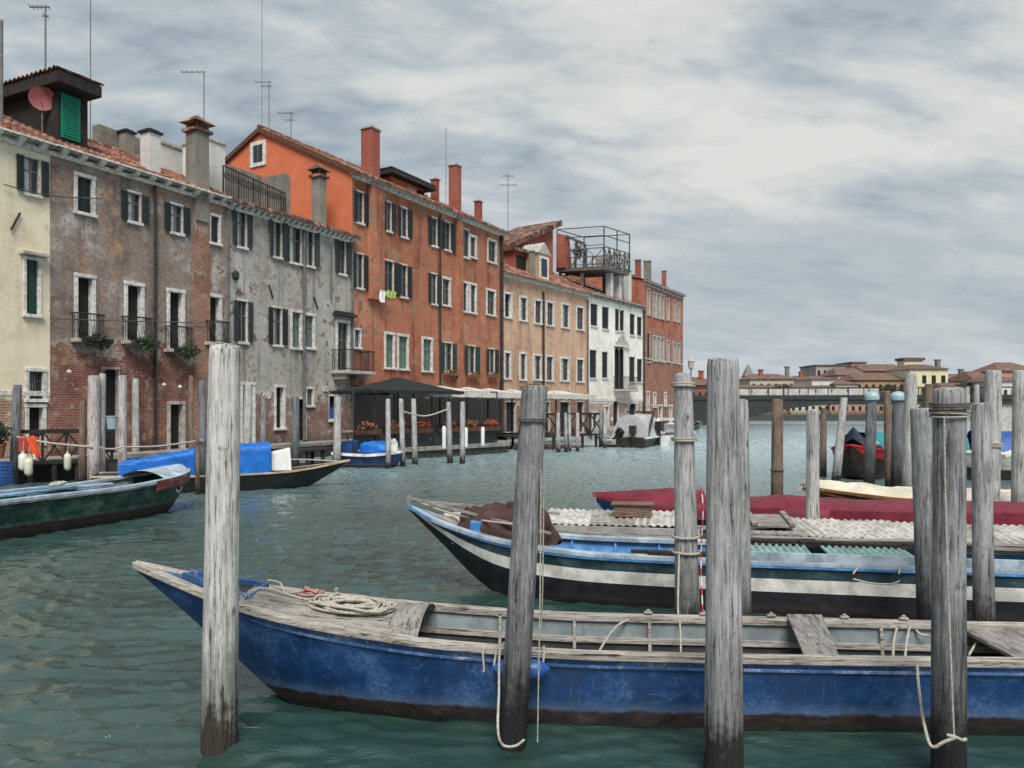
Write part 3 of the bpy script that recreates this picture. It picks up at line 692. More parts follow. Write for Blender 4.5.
flower_box(H,(f3[0]+f3[1])/2,f3[2]-.30,1.3,'white-topped flower box under the right dark-shuttered window over the restaurant',63,flower=None)
# laundry under a window of the second floor
for (px,py,w,h,c,lab) in ((375.5,297,.42,.62,(.72,.72,.72),'white cloth hung to dry below a window of the red-orange house'),(384.5,295,.75,.38,(.35,.52,.10),'lime green cloth hung to dry below a window of the red-orange house')):
    p=H.loc(px,py); q=H.world((p.x,-.45,p.z)); m=MB(); rows=[]
    for j in range(9): rows.append([(w*(i/8-.5)+.02*math.sin(j),.03*math.sin(i*2.1+j*.4),h*(.5-j/8)+.02*math.sin(i*1.3)) for i in range(9)])
    m.grid(rows); o=m.build('laundry',cloth('laundry_'+('white' if c[2]>.5 else 'green'),c),smooth=60); o.location=q; o.rotation_euler=(0,0,math.atan2(H.d.y,H.d.x)); tag(o,lab,'laundry')

# ================= ochre house
H=House('ochre_house','low ochre plastered house between the red-orange house and the white one',502,588,11.4,9.5,WM['yellow'],2.6); HY=H
for q in ((503.5,512,292,319),(519,527.5,296,322),(534,542,299,325),(546,554,301,327),(561,569.5,303,329),(576,584,306,331)): H.win(*q,'SNX' if q[0]<510 else 'S')
for i,q in enumerate(((503.5,511,351,380),(519,526.5,352,381),(533,541.5,354,381),(545.5,553.5,355,382),(560,569,357,382),(576,584,358,383))): H.win(*q,'S' if i%2 else 'SN')
for q in ((506,516),(524,532),(540,550),(560,570),(577,584)): H.win(q[0],q[1],402,432,'X',fr='stone_dirty',kind='window')
H.walls(); H.roof(); H.cornice(step=.5,bw=.2); H.pipe(542.5,292,400,'pipe_dark',.08); H.pipe(587,300,436,'zinc',.06)
# roof: sloping dark dormer, brick corner, small pedimented window
a=H.loc(537,256,.15); b=H.loc(550,275,.15)
m=MB(); m.box(a.x+.1,b.x-.1,.15,2.5,H.eave-.2,H.loc(543,253,.15).z); do=m.build('dormer',WM['yellow'],H.root)
m=MB(); z=H.loc(543,254,.15).z; m.add([(a.x-.05,.05,z),(b.x+.05,.05,z),((a.x+b.x)/2,.05,z+.85),(a.x-.05,2.5,z),(b.x+.05,2.5,z),((a.x+b.x)/2,2.5,z+.85)],[(0,1,2),(5,4,3),(0,2,5,3),(2,1,4,5),(0,3,4,1)]); m.build('pediment',M['stone_dirty'],do)
m=MB(); m.box(a.x+.45,b.x-.45,.12,.148,H.eave+.35,z-.35); wo_=m.build('window',M['glass'],do)
m=MB(); m.box(a.x+.28,a.x+.45,.07,.147,H.eave+.2,z-.2); m.box(b.x-.45,b.x-.28,.07,.147,H.eave+.2,z-.2); m.box(a.x+.45,b.x-.45,.07,.147,z-.35,z-.2); m.box(a.x+.45,b.x-.45,.07,.147,H.eave+.2,H.eave+.35); m.build('frame',M['stone'],wo_)
a=H.loc(511,250,2.2); b=H.loc(553,224,2.2); zl=H.loc(513,245,2.2).z; zh=H.loc(550,222,2.2).z
m=MB(); m.hexa([(a.x,2.2,H.eave),(b.x,2.2,H.eave),(b.x,5.5,H.eave),(a.x,5.5,H.eave),(a.x,2.2,zl-.3),(b.x,2.2,zh-.3),(b.x,5.5,zh-.3),(a.x,5.5,zl-.3)]); do=m.build('dormer',M['chim_red'],H.root)
m=MB(); m.hexa([(a.x-.6,1.7,zl-.4),(b.x+.6,1.7,zh-.15),(b.x+.6,6,zh-.15),(a.x-.6,6,zl-.4),(a.x-.6,1.7,zl-.05),(b.x+.6,1.7,zh+.3),(b.x+.6,6,zh+.3),(a.x-.6,6,zl-.05)]); m.build('dormer_roof',M['tiles_dark'],do)
a=H.loc(518,252,1.2); b=H.loc(531,266,1.2); m=MB(); m.box(a.x-.5,b.x,1.2,2.19,H.eave,a.z); do=m.build('dormer',M['chim_red'],H.root); m=MB(); m.box(a.x-.2,b.x-.4,1.16,1.198,a.z-1.3,a.z-.25); m.build('window',M['dark'],do); m=MB(); m.box(a.x-.8,b.x+.2,.9,2.18,a.z+.002,a.z+.25); m.build('dormer_roof',M['tiles_dark'],do)
H.chimney(532.5,250,276,7.5,.55,'chim_stone','flat')
for i,px in enumerate((552,)): flower_box(H,H.loc(531,383).x,H.loc(531,386).z-.2,3.2,'long box of red flowers on the ochre house above its awning',70,dens=160)

# ================= white house
H=House('white_house','narrow whitewashed house with black shutters and a roof terrace',588,644,11.4,10,WM['whitewall'],2.2,'tiles_dark'); HW=H
for q in ((590.5,597.5,304,326),(602,608.7,307,329),(615,619.2,309,331),(619.7,624,310,331),(629.7,634.6,314,335),(637,641.7,317,336)): H.win(*q,'C',sh='shutter_black')
for q in ((589.5,596.5,350,378),(602,607.7,352,378),(629.2,634.8,357,382),(637,642,359,382)): H.win(*q,'C',sh='shutter_black')
b1=H.win(614.7,618.8,348,389,'XA',fr='shutter_black',kind='window'); b2=H.win(619.2,623.3,348,389,'XA',fr='shutter_black',kind='window')
H.win(592,598,412,430,'SX'); H.win(604,609,405,430,'SX'); H.win(628,637,402,428,'SDA'); H.win(613,619,400,430,'DA',fr='stone')
H.walls(); H.roof(over=.35); H.cornice(step=.8,bw=.12,mat='stone_dirty'); H.band(2.7,2.95,'stone',.06)
a=H.loc(613.5,344); b=H.loc(628.5,344); zt=H.loc(621,333).z
m=MB(); m.add([(a.x,-.12,a.z),(b.x,-.12,a.z),((a.x+b.x)/2,-.12,zt),(a.x,-.002,a.z),(b.x,-.002,a.z),((a.x+b.x)/2,-.002,zt)],[(0,1,2),(0,2,5,3),(2,1,4,5),(0,3,4,1)]); m.build('pediment',M['stone_dirty'],H.root)
m=MB(); m.box(a.x,b.x,-.20,-.003,a.z-.18,a.z-.002); m.build('string_course',M['stone'],H.root)
zb=b1[2]; sl=MB(); sl.box(b1[0]-.3,b2[1]+1.2,-.9,-.002,zb-.2,zb-.03); bo=sl.build('balcony',M['stone_dirty'],H.root,bevel=.02); H.rail(b1[0]-.25,b2[1]+1.15,-.85,zb-.03,1.05,.14,True,'iron',bo)
H.pipe(643,310,430,'pipe_dark',.08)
for px,pt,pb,wp in ((609.5,263,294,7.5),(618,267,297,8),(627.5,270,299,8)): H.chimney(px,pt,pb,wp,.25,'chim_white','plain')
# the wooden altana: dark deck on posts, railings, steel frame above it and a red panel
WM['terracewood']=wood('terrace_timber',(.13,.115,.105),(.045,.04,.038),algae=False)
def altana():
    def lc(p): p=Vector((p[0],p[1]))-H.P; return (p.dot(H.d),p.dot(H.n))
    C=W(604,HOR,63.4); Lf=W(556,HOR,64.6); Rt=W(629.5,HOR,66.4); c=Vector(lc(C)); u=Vector(lc(Lf))-c; v=Vector(lc(Rt))-c
    zf=13.85; ztop=17.1; P3=lambda a,b,z: Vector((*(c+u*a+v*b),z))
    m=MB(); m.hexa([P3(0,0,zf-.3),P3(1,0,zf-.3),P3(1,1,zf-.3),P3(0,1,zf-.3),P3(0,0,zf),P3(1,0,zf),P3(1,1,zf),P3(0,1,zf)])
    for a in (.5,.95):
        for b in (.08,.92): m.bar(P3(a,b,H.eave-.5),P3(a,b,zf-.301),.22)
    o=m.build('roof_terrace',WM['terracewood'],H.root)
    def rails(p,q,h=1.5,seg=1.0):
        m=MB()
        for k in (.12,.55,1.0): m.bar(p+Vector((0,0,h*k)),q+Vector((0,0,h*k)),.075)
        n=max(2,int((q-p).length/seg))
        for i in range(n+1): e_=p+(q-p)*i/n; m.bar(e_,e_+Vector((0,0,h)),.10)
        for i in range(n):
            a=p+(q-p)*i/n; b=p+(q-p)*(i+1)/n; m.bar(a,b+Vector((0,0,h)),.06); m.bar(b,a+Vector((0,0,h)),.06)
        m.build('railing',WM['terracewood'],o)
    rails(P3(0,0,zf),P3(.72,0,zf),1.5,1.6); rails(P3(0,0,zf),P3(0,1,zf),1.6,.75); rails(P3(0,1,zf),P3(.8,1,zf),1.5,1.6)
    f=MB()
    for a,b in ((0,0),(0,1),(.98,0),(.98,1),(0,.5)): f.bar(P3(a,b,zf),P3(a,b,ztop),.075)
    for z in (ztop,ztop-.75): f.bar(P3(0,0,z),P3(.98,0,z),.06); f.bar(P3(0,0,z),P3(0,1,z),.06)
    f.bar(P3(0,1,ztop),P3(.98,1,ztop),.06); f.bar(P3(.98,0,ztop),P3(.98,1,ztop),.06); f.bar(P3(0,0,ztop-1.5),P3(.6,0,ztop-1.5),.05); f.build('canopy_frame',M['iron'],o)
    r=MB(); r.hexa([P3(.78,-.05,zf),P3(.96,-.05,zf),P3(.96,.2,zf),P3(.78,.2,zf),P3(.84,-.05,ztop-.5),P3(.96,-.05,ztop-.3),P3(.96,.2,ztop-.3),P3(.84,.2,ztop-.5)]); r.build('terrace_cupboard',M['chim_red'],o)
    r=MB(); r.bar(P3(.86,.1,ztop-.5),P3(.45,.1,ztop-1.3),.2); r.bar(P3(.66,.1,zf),P3(.62,.1,ztop-.9),.18); r.bar(P3(.47,.1,zf),P3(.45,.1,ztop-1.3),.18); r.build('pergola',WM['terracewood'],o)
    l=MB(); q=P3(.72,.3,zf+1.5); leaves(l,(q.x,q.y,q.z),(.6,.6,.8),200,.11,5); l.build('climbing_plant',M['leaf_dark'],o)
    r=MB(); q=P3(.25,.4,zf); r.box(q.x-.5,q.x+.5,q.y-.4,q.y+.4,zf+.001,zf+.9); r.build('terrace_chest',M['stone_dirty'],o)
altana()
a=H.loc(628,281,1.5); b=H.loc(642,281,1.5); m=MB(); m.box(a.x,b.x,2.0,2.6,H.eave,H.loc(635,275,2).z); m.build('party_wall',M['chim_stone'],H.root)

# ================= dark red house at the end
H=House('dark_red_house','dark red house closing the row, with pale closed shutters and three chimneys',644,683,13.8,12,WM['redhouse'],1.6,'tiles_dark'); HR=H
for q in ((647,650,288,316),(652.5,656,292,318),(656.5,660,293,319),(660.5,664,294,320),(666.5,669.5,298,321),(673,676,300,322),(677.3,680,302,323)): H.win(*q,'SC',sh='shutter_red',fr='stone_dirty')
for q in ((647,650,333,362),(652.5,656,335,362),(656.5,660,336,362),(660.5,664,337,363),(666.5,669.5,340,363),(673,676,342,364),(677.3,680,343,365)): H.win(*q,'SC' if q[0]>651 else 'C',sh='shutter_red' if q[0]>651 else 'shutter_black',fr='stone_dirty')
for q in ((646.5,649.5,391,412),(653,656,392,408),(664,666.5,392,407)): H.win(*q,'SC',sh='shutter_red')
H.win(658,662,405,428,'SD'); H.win(669,672,405,428,'SD'); H.win(676,679,404,427,'SD')
H.walls(); H.roof(over=.3); H.cornice(step=1.2,bw=.1,mat='stone_dirty'); H.band(2.3,2.45,'stone_dirty',.03); H.band(6.6,6.75,'stone_dirty',.03)
H.chimney(638,259,282,6.5,1.4,'chim_red','flat'); H.chimney(647.5,260,284,8,.8,'chim_stone','flat'); H.chimney(664,270,292,5,.6,'chim_red','flat')

# ---- pilaster on the brown house
H=HB; a=H.loc(193,190); b=H.loc(209,190); m=MB(); m.box(a.x,b.x,-.07,-.002,-.5,H.eave-.5); m.build('chimney_breast',facade('bare_brick',(.24,.17,.13),(.30,.24,.19),(.36,.31,.26),edge=9.0,soft=1.2,bricks=((.30,.12,.075),(.22,.085,.06),(.42,.27,.18)),mort=(.36,.30,.24)),H.root)

# ---- aerials and the dish, each a thing of its own
def antenna(px,pt,pb,Y,label,arms=(),r=.022,group='aerials on the roofs'):
    a=W(px,pt,Y); b=W(px,pb,Y); t=thing('antenna',label,'antenna',b,0,group); h=a.z-b.z
    m=MB(); m.tube([(0,0,-1.2),(0,0,h)],r,6); m.build('mast',M['zinc'],t)
    for k,(z,l0,l1,elem) in enumerate(arms):
        m=MB(); s=Y/FPX; zz=h-z*s; m.tube([(l0*s,0,zz),(l1*s,0,zz)],r*.8,6)
        for i in range(elem):
            x=(l0+(l1-l0)*(i+.5)/elem)*s; m.tube([(x,-.18,zz),(x,.18,zz)],r*.4,5)
        m.build('boom',M['zinc'],t)
    return t
antenna(45.5,6,100,27.5,'forked aerial on the mast above the red satellite dish',((1,-16,4,5),(10,-3,3,1)),.03)
antenna(90.5,-12,128,29,'tall bare aerial mast just right of the emerald dormer',(),.018)
antenna(1.5,20,116,24.5,'thick pale mast at the left edge of the roofs',(),.05)
antenna(204,72,132,34,'aerial with one long arm pointing left, above the brown house chimney',((0,-24,2,5),))
antenna(262,-10,132,42,'hair-thin tall mast behind the orange gable peak',(),.014)
antenna(269,82,134,41.5,'double-armed aerial standing on the orange gable peak',((0,-15,3,4),(4,-8,3,3)))
antenna(291,112,140,42,'fishbone aerial on the orange roof right of the gable peak',((1,-14,3,6),(8,-6,3,3)))
antenna(446,128,198,49,'thin straight mast between two brick chimneys of the red-orange house',(),.02)
antenna(508,172,245,57,'tall many-armed aerial over the ochre house roof',((4,-6,6,5),(13,-9,9,6)),.03)
antenna(573,140,235,62,'barely visible thin mast above the roof terrace',(),.012) if False else None
t=thing('satellite_dish','round rust-red satellite dish on the roof in front of the dark dormer','satellite dish',W(42,130,26.2),R(24))
m=MB(); c=(0,0,1.06); m.lathe((0,0,0),[(.0001,.0),(.15,.012),(.28,.045),(.40,.10),(.405,.105),(.28,.06),(.0001,.02)],24); o=m.build('reflector',M['rust_dish'] if 'rust_dish' in M else plain('rust_red_dish',(.30,.085,.075),.6,.2,5),t,smooth=40); o.location=(0,0,1.07); o.rotation_euler=(R(100),0,R(8))
m=MB(); m.tube([(0,.05,-.5),(0,.05,1.05)],.03,8); m.tube([(0,.0,.9),(0,-.42,.85)],.015,6); m.build('bracket',M['zinc'],t)

# ------------------------------------------------------------------ quays, terrace, jetties
def slab(name,poly,z0,z1,mat): m=MB(); m.prism(poly,z0,z1); return struct(m.build(name,M[mat]))
def off(k,dist):
    return None
def fl(Hs,s,d): p=Hs.P+Hs.d*s+Hs.n*d; return (p.x,p.y)
slab('quay',[fl(HC,-2,-1.2),fl(HC,HC.L,-1.2),fl(HB,HB.L,-1.25),fl(HG,HG.L,-1.3),fl(HG,HG.L,.5),fl(HB,0,.5),fl(HC,-2,.5)],-.8,.52,'quay_dark')
slab('quay_edge',[fl(HC,-2,-1.25),fl(HC,HC.L,-1.25),fl(HB,HB.L,-1.3),fl(HG,HG.L,-1.35),fl(HG,HG.L,.45),fl(HB,0,.45),fl(HC,-2,.45)],.524,.66,'quay')
TA=Vector(((352-512)/FPX*31,31)); TB=Vector(((508-512)/FPX*37.8,37.8)); TC=FP[502]; TD=FP[352]
def pl(v): return (v.x,v.y)
slab('terrace_base',[pl(TA),pl(TB),pl(TC),pl(TD)],-.8,.34,'quay_dark')
e=(TB-TA).normalized(); en=Vector((e.y,-e.x))
slab('terrace_floor',[pl(TA+en*.12),pl(TB+en*.12),pl(TC),pl(TD)],.344,.50,'quay')
QA=Vector(((592-512)/FPX*52,52)); QB=Vector(((690-512)/FPX*62,62)); QC=FP[683]+Vector((2,0)); QD=FP[588]
slab('quay',[pl(QA),pl(QB),pl(QC+Vector((1,6))),pl(QC),pl(QD)],-.8,.62,'quay')
# land under the houses
m=MB(); m.prism([pl(FP[-130]),pl(FP[50]),pl(FP[352]),pl(FP[502]),pl(FP[683]),pl(FP[683]+HR.n*14),(-80,110),(-80,20)],-.9,.5); struct(m.build('ground',M['quay']))
# ------------------------------------------------------------------ mooring poles
PM={}
PM['bleached']=wood('bleached_post',(.54,.53,.505),(.17,.165,.155),weth=.42,wet=(.045,.038,.030),crack=.6)
PM['grey']=wood('grey_post',(.40,.40,.395),(.12,.12,.121),weth=.55,crack=.5)
PM['darkgrey']=wood('dark_grey_post',(.29,.29,.295),(.075,.076,.080),weth=.75,wet=(.016,.017,.018),crack=.55)
PM['slate']=wood('slate_post',(.20,.207,.222),(.06,.062,.068),weth=.9)
PM['brown']=wood('brown_post',(.22,.165,.125),(.075,.052,.04),weth=.4)
PM['pinkish']=wood('pinkish_white_post',(.52,.46,.45),(.20,.17,.165),weth=.4)
PM['pale']=wood('pale_post',(.47,.465,.45),(.17,.165,.16),weth=.4)

def pole(pt,pb,Y,wt,wb,mat,label,detail=1,cap=None,facet=0,seed=0,ragged=0,group='wooden mooring poles standing in the canal'):
    """a post seen from pixel pt (top of axis) down to pixel pb, at depth Y; widths in pixels"""
    a=W(pt[0],pt[1],Y); b=W(pb[0],pb[1],Y); ax=(a-b)/(a.z-b.z); base=b-ax*b.z
    h=a.z; rt=wt/FPX*Y/2; rb=wb/FPX*Y/2
    n=(64,28,14)[2-detail] if False else {2:72,1:28,0:12}[detail]; nr={2:110,1:34,0:12}[detail]
    m=MB(); vs=[]; fs=[]; z0=-.9; rows=[]
    top=h
    for i in range(nr+1):
        z=z0+(top-z0)*i/nr; f=(z)/(h if h else 1); r=rb+(rt-rb)*max(0,min(1,f))
        c=ax*z; row=[]
        for k in range(n+1):
            t=2*math.pi*(k%n)/n; cx,cy=math.cos(t),math.sin(t); rr=r
            q=(cx*1.1+seed*3.1,cy*1.1,z*.35)
            rr*=1+.055*mnoise.noise(q)+.02*mnoise.noise((cx*3+seed,cy*3,z*1.5))
            if detail>=1:
                g=mnoise.noise((cx*7+seed*5,cy*7,z*.25)); rr-=r*.05*max(0,g-.15)*2
                g=mnoise.noise((cx*16+seed*5,cy*16,z*.5)); rr-=r*.045*max(0,g-.2)*2
            if facet: rr*=1-.05*abs(math.sin(t*facet/2))
            zz=z
            if i==nr:
                zz=z+r*.18*mnoise.noise((cx*1.3+seed,cy*1.3,9)) - ragged*r*abs(mnoise.noise((cx*2+seed,cy*2,3)))*2
                rr*=.93
            row.append(Vector((c.x+cx*rr,c.y+cy*rr,zz)))
        rows.append(row)
    m.grid(rows)
    tr=rows[-1]; cc=ax*h; cz=sum(p.z for p in tr)/len(tr)
    ins=[Vector((cc.x+(p.x-cc.x)*.55,cc.y+(p.y-cc.y)*.55,p.z*.5+cz*.5+rt*.10)) for p in tr]
    ins2=[Vector((cc.x+(p.x-cc.x)*.03,cc.y+(p.y-cc.y)*.03,cz+rt*.12)) for p in tr]
    m.grid([tr,ins,ins2])
    o=m.build('mooring_pole',PM[mat],smooth=50); o.location=base; o.rotation_euler=(0,0,0)
    tag(o,label,'mooring pole',group)
    if cap:
        c=MB(); c.lathe((cc.x,cc.y,h-rt*.9),[(rt*1.12,0),(rt*1.36,rt*.1),(rt*1.42,rt*.7),(rt*1.3,rt*1.2),(rt*.9,rt*1.6),(rt*.4,rt*1.78),(.001,rt*1.8)],20)
        c.build('cap',M[cap],o,smooth=40)
    return o,ax,base
M['cap']=plain('pale_blue_plastic_cap',(.30,.43,.46),.35,.35,30)
def rope(pts,r,label,mat='rope',sag=0,group=None,n=10,name='rope',sub=True):
    """rope through world points, smoothed"""
    P=[Vector(p) for p in pts]; out=[]
    for i in range(len(P)-1):
        p0=P[max(i-1,0)]; p1=P[i]; p2=P[i+1]; p3=P[min(i+2,len(P)-1)]
        for k in range(n):
            t=k/n; q=.5*((2*p1)+(p2-p0)*t+(2*p0-5*p1+4*p2-p3)*t*t+(3*p1-p0-3*p2+p3)*t**3)
            if sag and len(P)==2: q.z-=sag*4*t*(1-t)
            out.append(q)
    out.append(P[-1]); c=out[0].copy(); m=MB(); m.tube([p-c for p in out],r,7)
    o=m.build(name,M[mat],smooth=60); o.location=c
    return tag(o,label,'rope',group)
def rings(o,ax,z0,count,r,rr,mat='rope',name='rope_ring',seed=0):
    """turns of rope bound round a pole"""
    m=MB(); rng=random.Random(seed)
    for k in range(count):
        z=z0+k*rr*2.1; t1=rng.uniform(-.05,.05); t2=rng.uniform(-.05,.05)
        m.tube([(ax.x*z+math.cos(t)*r,ax.y*z+math.sin(t)*r,z+t1*math.cos(t)*r+t2*math.sin(t)*r) for t in np.linspace(0,2*math.pi,28)],rr,6)
    return m.build(name,M[mat],o,smooth=60)

P1=pole((225,346),(219.5,744),5.22,30,36,'bleached','pale bleached wooden pole at left front, tallest on the left, before the blue boat bow',2,seed=1)
P2=pole((535,387),(512,744),5.22,26,28,'darkgrey','grey pole leaning right, in front of the middle of the blue boat',2,facet=8,seed=2)
P3=pole((723,360),(723.5,768),4.8,31,39,'grey','thickest and tallest grey pole in front of the blue boat, right of centre',2,seed=3)
P5=pole((949.5,389),(949,768),4.75,30,32,'darkgrey','dark front pole at right with rope bound round its top',2,seed=4)
P3b=pole((741,400),(743,640),7.45,14,17,'grey','pole mostly hidden behind the thickest front pole',1,seed=5)
P4=pole((683,374),(688,640),7.5,18,26,'grey','grey pole with white ropes tied round it, left of the thickest pole',2,seed=6)
P6=pole((921,409),(932,640),7.5,20,26,'darkgrey','grey pole just left of the rope-bound dark pole, behind the blue boat',2,seed=7)
P7=pole((981,404),(984,640),7.6,17,20,'grey','smooth grey pole right of the rope-bound dark pole, behind the blue boat',1,seed=8)
P8=pole((993.5,371),(990,520),13.6,15,17,'pale','tall pale pole behind the smooth grey pole at the right edge',1,seed=9)
P8b=pole((1021,371),(1020,540),14.2,15,16,'pale','pale pole cut by the right edge of the photo',1,seed=10)
P9=pole((777.5,400),(777,504),17.5,11,12,'brown','single brown pole standing before the bridge, right of the thickest pole',1,seed=11)
P10=pole((813,410),(812.5,560),10.9,12,13.5,'pale','short pale pole between the red-covered boat and the corrugated roof boat',1,seed=12)
P11=pole((823.5,408),(823,478),25,6,7,'brown','thin brown pole just right of the short pale pole',0,seed=13)
P12=pole((844,398),(836,480),23.5,7,9,'pale','thin whitish pole leaning, left of the red and black boat',0,seed=14)
P13=pole((872,396),(869,480),20.5,10,11,'slate','left slate pole with a pale blue cap',1,cap='cap',seed=15)
P14=pole((887,391),(889,480),21.5,7,8,'brown','rough brown pole between the two blue-capped poles',0,seed=16)
P15=pole((898,396),(897,482),20.2,10.5,12,'slate','right slate pole with a pale blue cap',1,cap='cap',seed=17)
P16=pole((911,374),(909,484),19,11,14,'pale','tall pale tapering pole right of the blue-capped poles',1,seed=18)
P17=pole((929,384),(928,484),22,8,10,'brown','rough broken-topped brown pole behind the front pole with bound rope',0,ragged=.5,seed=19)
P18=pole((967.5,387),(967,470),27,4,5,'pale','thin pale pole seen in the gap right of the rope-bound pole',0,seed=20)
P19=pole((976.5,385),(977,470),25.5,5,5.5,'grey','thin grey pole just above the smooth grey pole on the right',0,seed=21)
# left bank
LP=[((17.5,385),(14,484),22.5,8,9,'slate','slate pole beside the orange jacket at the far left'),
    ((94,376),(93.5,480),21.5,11,12,'pinkish','broad pinkish white pole before the arched door'),
    ((102.5,374),(101,478),21.8,6.5,8,'pale','pale grey pole touching the pinkish white pole on its right'),
    ((122.5,376),(122.5,472),22,8,8.5,'pinkish','slim pinkish white pole right of the arched door'),
    ((135.5,379),(136,452),27.5,6.5,7,'pale','flaky pale pole against the brick between arched door and downpipe'),
    ((83,401),(82,480),22.5,6,7,'brown','short brown pole left of the broad pinkish pole'),
    ((202,381),(204,494),20.5,7,8,'slate','slate pole just left of the bleached front pole'),
    ((191,376),(191,440),28,5,5,'brown','thin dark brown pole against the brick left of the slate pole'),
    ((197.5,440),(197.5,510),20,4,4.5,'brown','low rust brown stake between green boat and slate pole'),
    ((248.5,384),(247.5,458),27,8,8.5,'pale','pale pole just right of the bleached front pole, by the grey house'),
    ((263.3,396),(263,452),29.5,5,6,'darkgrey','dark thin pole before the narrow window of the grey house'),
    ((295.6,397),(295,470),26.5,7,8,'slate','slate pole beside the dark door of the grey house'),
    ((337.5,397),(337,466),28.5,7,8,'pale','pale pole beside the blue notice on the grey house'),
    ((388,399),(388.5,470),28.5,4.8,5.2,'pale','first pale pole in front of the dark restaurant canopy'),
    ((401,399),(403,466),29.5,4.8,5.4,'pale','second pale pole in front of the dark restaurant canopy'),
    ((413.5,399),(415,464),30.2,5,5.6,'pale','third pale pole in front of the dark restaurant canopy'),
    ((448.5,402),(450,464),30.8,4.8,6.2,'grey','left pole of the pair in front of the cream awnings'),
    ((462.5,402),(462.5,464),31,4.6,5.6,'pale','right pole of the pair in front of the cream awnings'),
    ((558,413),(558.5,453),38,3.8,4.6,'pale','left pale pole of the group under the ochre house'),
    ((565.5,413),(566,452),38.4,3,4,'grey','grey middle pole of the group under the ochre house'),
    ((569.5,414),(570,452),38.8,2.6,3,'pale','thin pale pole touching the middle one under the ochre house'),
    ((577.5,413),(577.5,452),39,3.6,4,'pinkish','right pinkish pole of the group under the ochre house'),
    ((604.5,408),(605,450),42,3.2,3.6,'pale','pale pole standing by the dark lattice fence'),
    ((601,409),(600.5,448),43,3.4,3.6,'darkgrey','dark pole standing by the dark lattice fence')]
for i,(pt,pb,Y,wt,wb,mt,lab) in enumerate(LP):
    pole(pt,pb,Y,wt,wb,mt,lab,1 if wt>6 else 0,seed=30+i,group='mooring poles along the house quay')

# ropes bound on poles
def bound(P,px,py,Y,cnt,wpx,rr,mat='rope',seed=0):
    o,ax,base=P; z=W(px,py,Y).z; rings(o,ax,z,cnt,wpx/FPX*Y/2*1.04,rr,mat,seed=seed)
bound(P5,949,412,4.75,4,33.5,.008,'rope_dark',1); bound(P5,949,416,4.75,2,34,.006,'rope',2)
bound(P2,532,421,5.22,2,28,.007,'rope_dark',3); bound(P4,684,386,7.5,2,21.5,.011,'rope',4); bound(P4,684,440,7.5,2,23,.011,'rope',5); bound(P4,686,536,7.5,1,25.5,.013,'rope',6); bound(P4,686,552,7.5,1,26,.013,'rope',7)
bound(P8,992,446,13.6,3,17,.012,'rope',8); bound(P9,777,470,17.5,1,12.5,.016,'rope_dark',9)

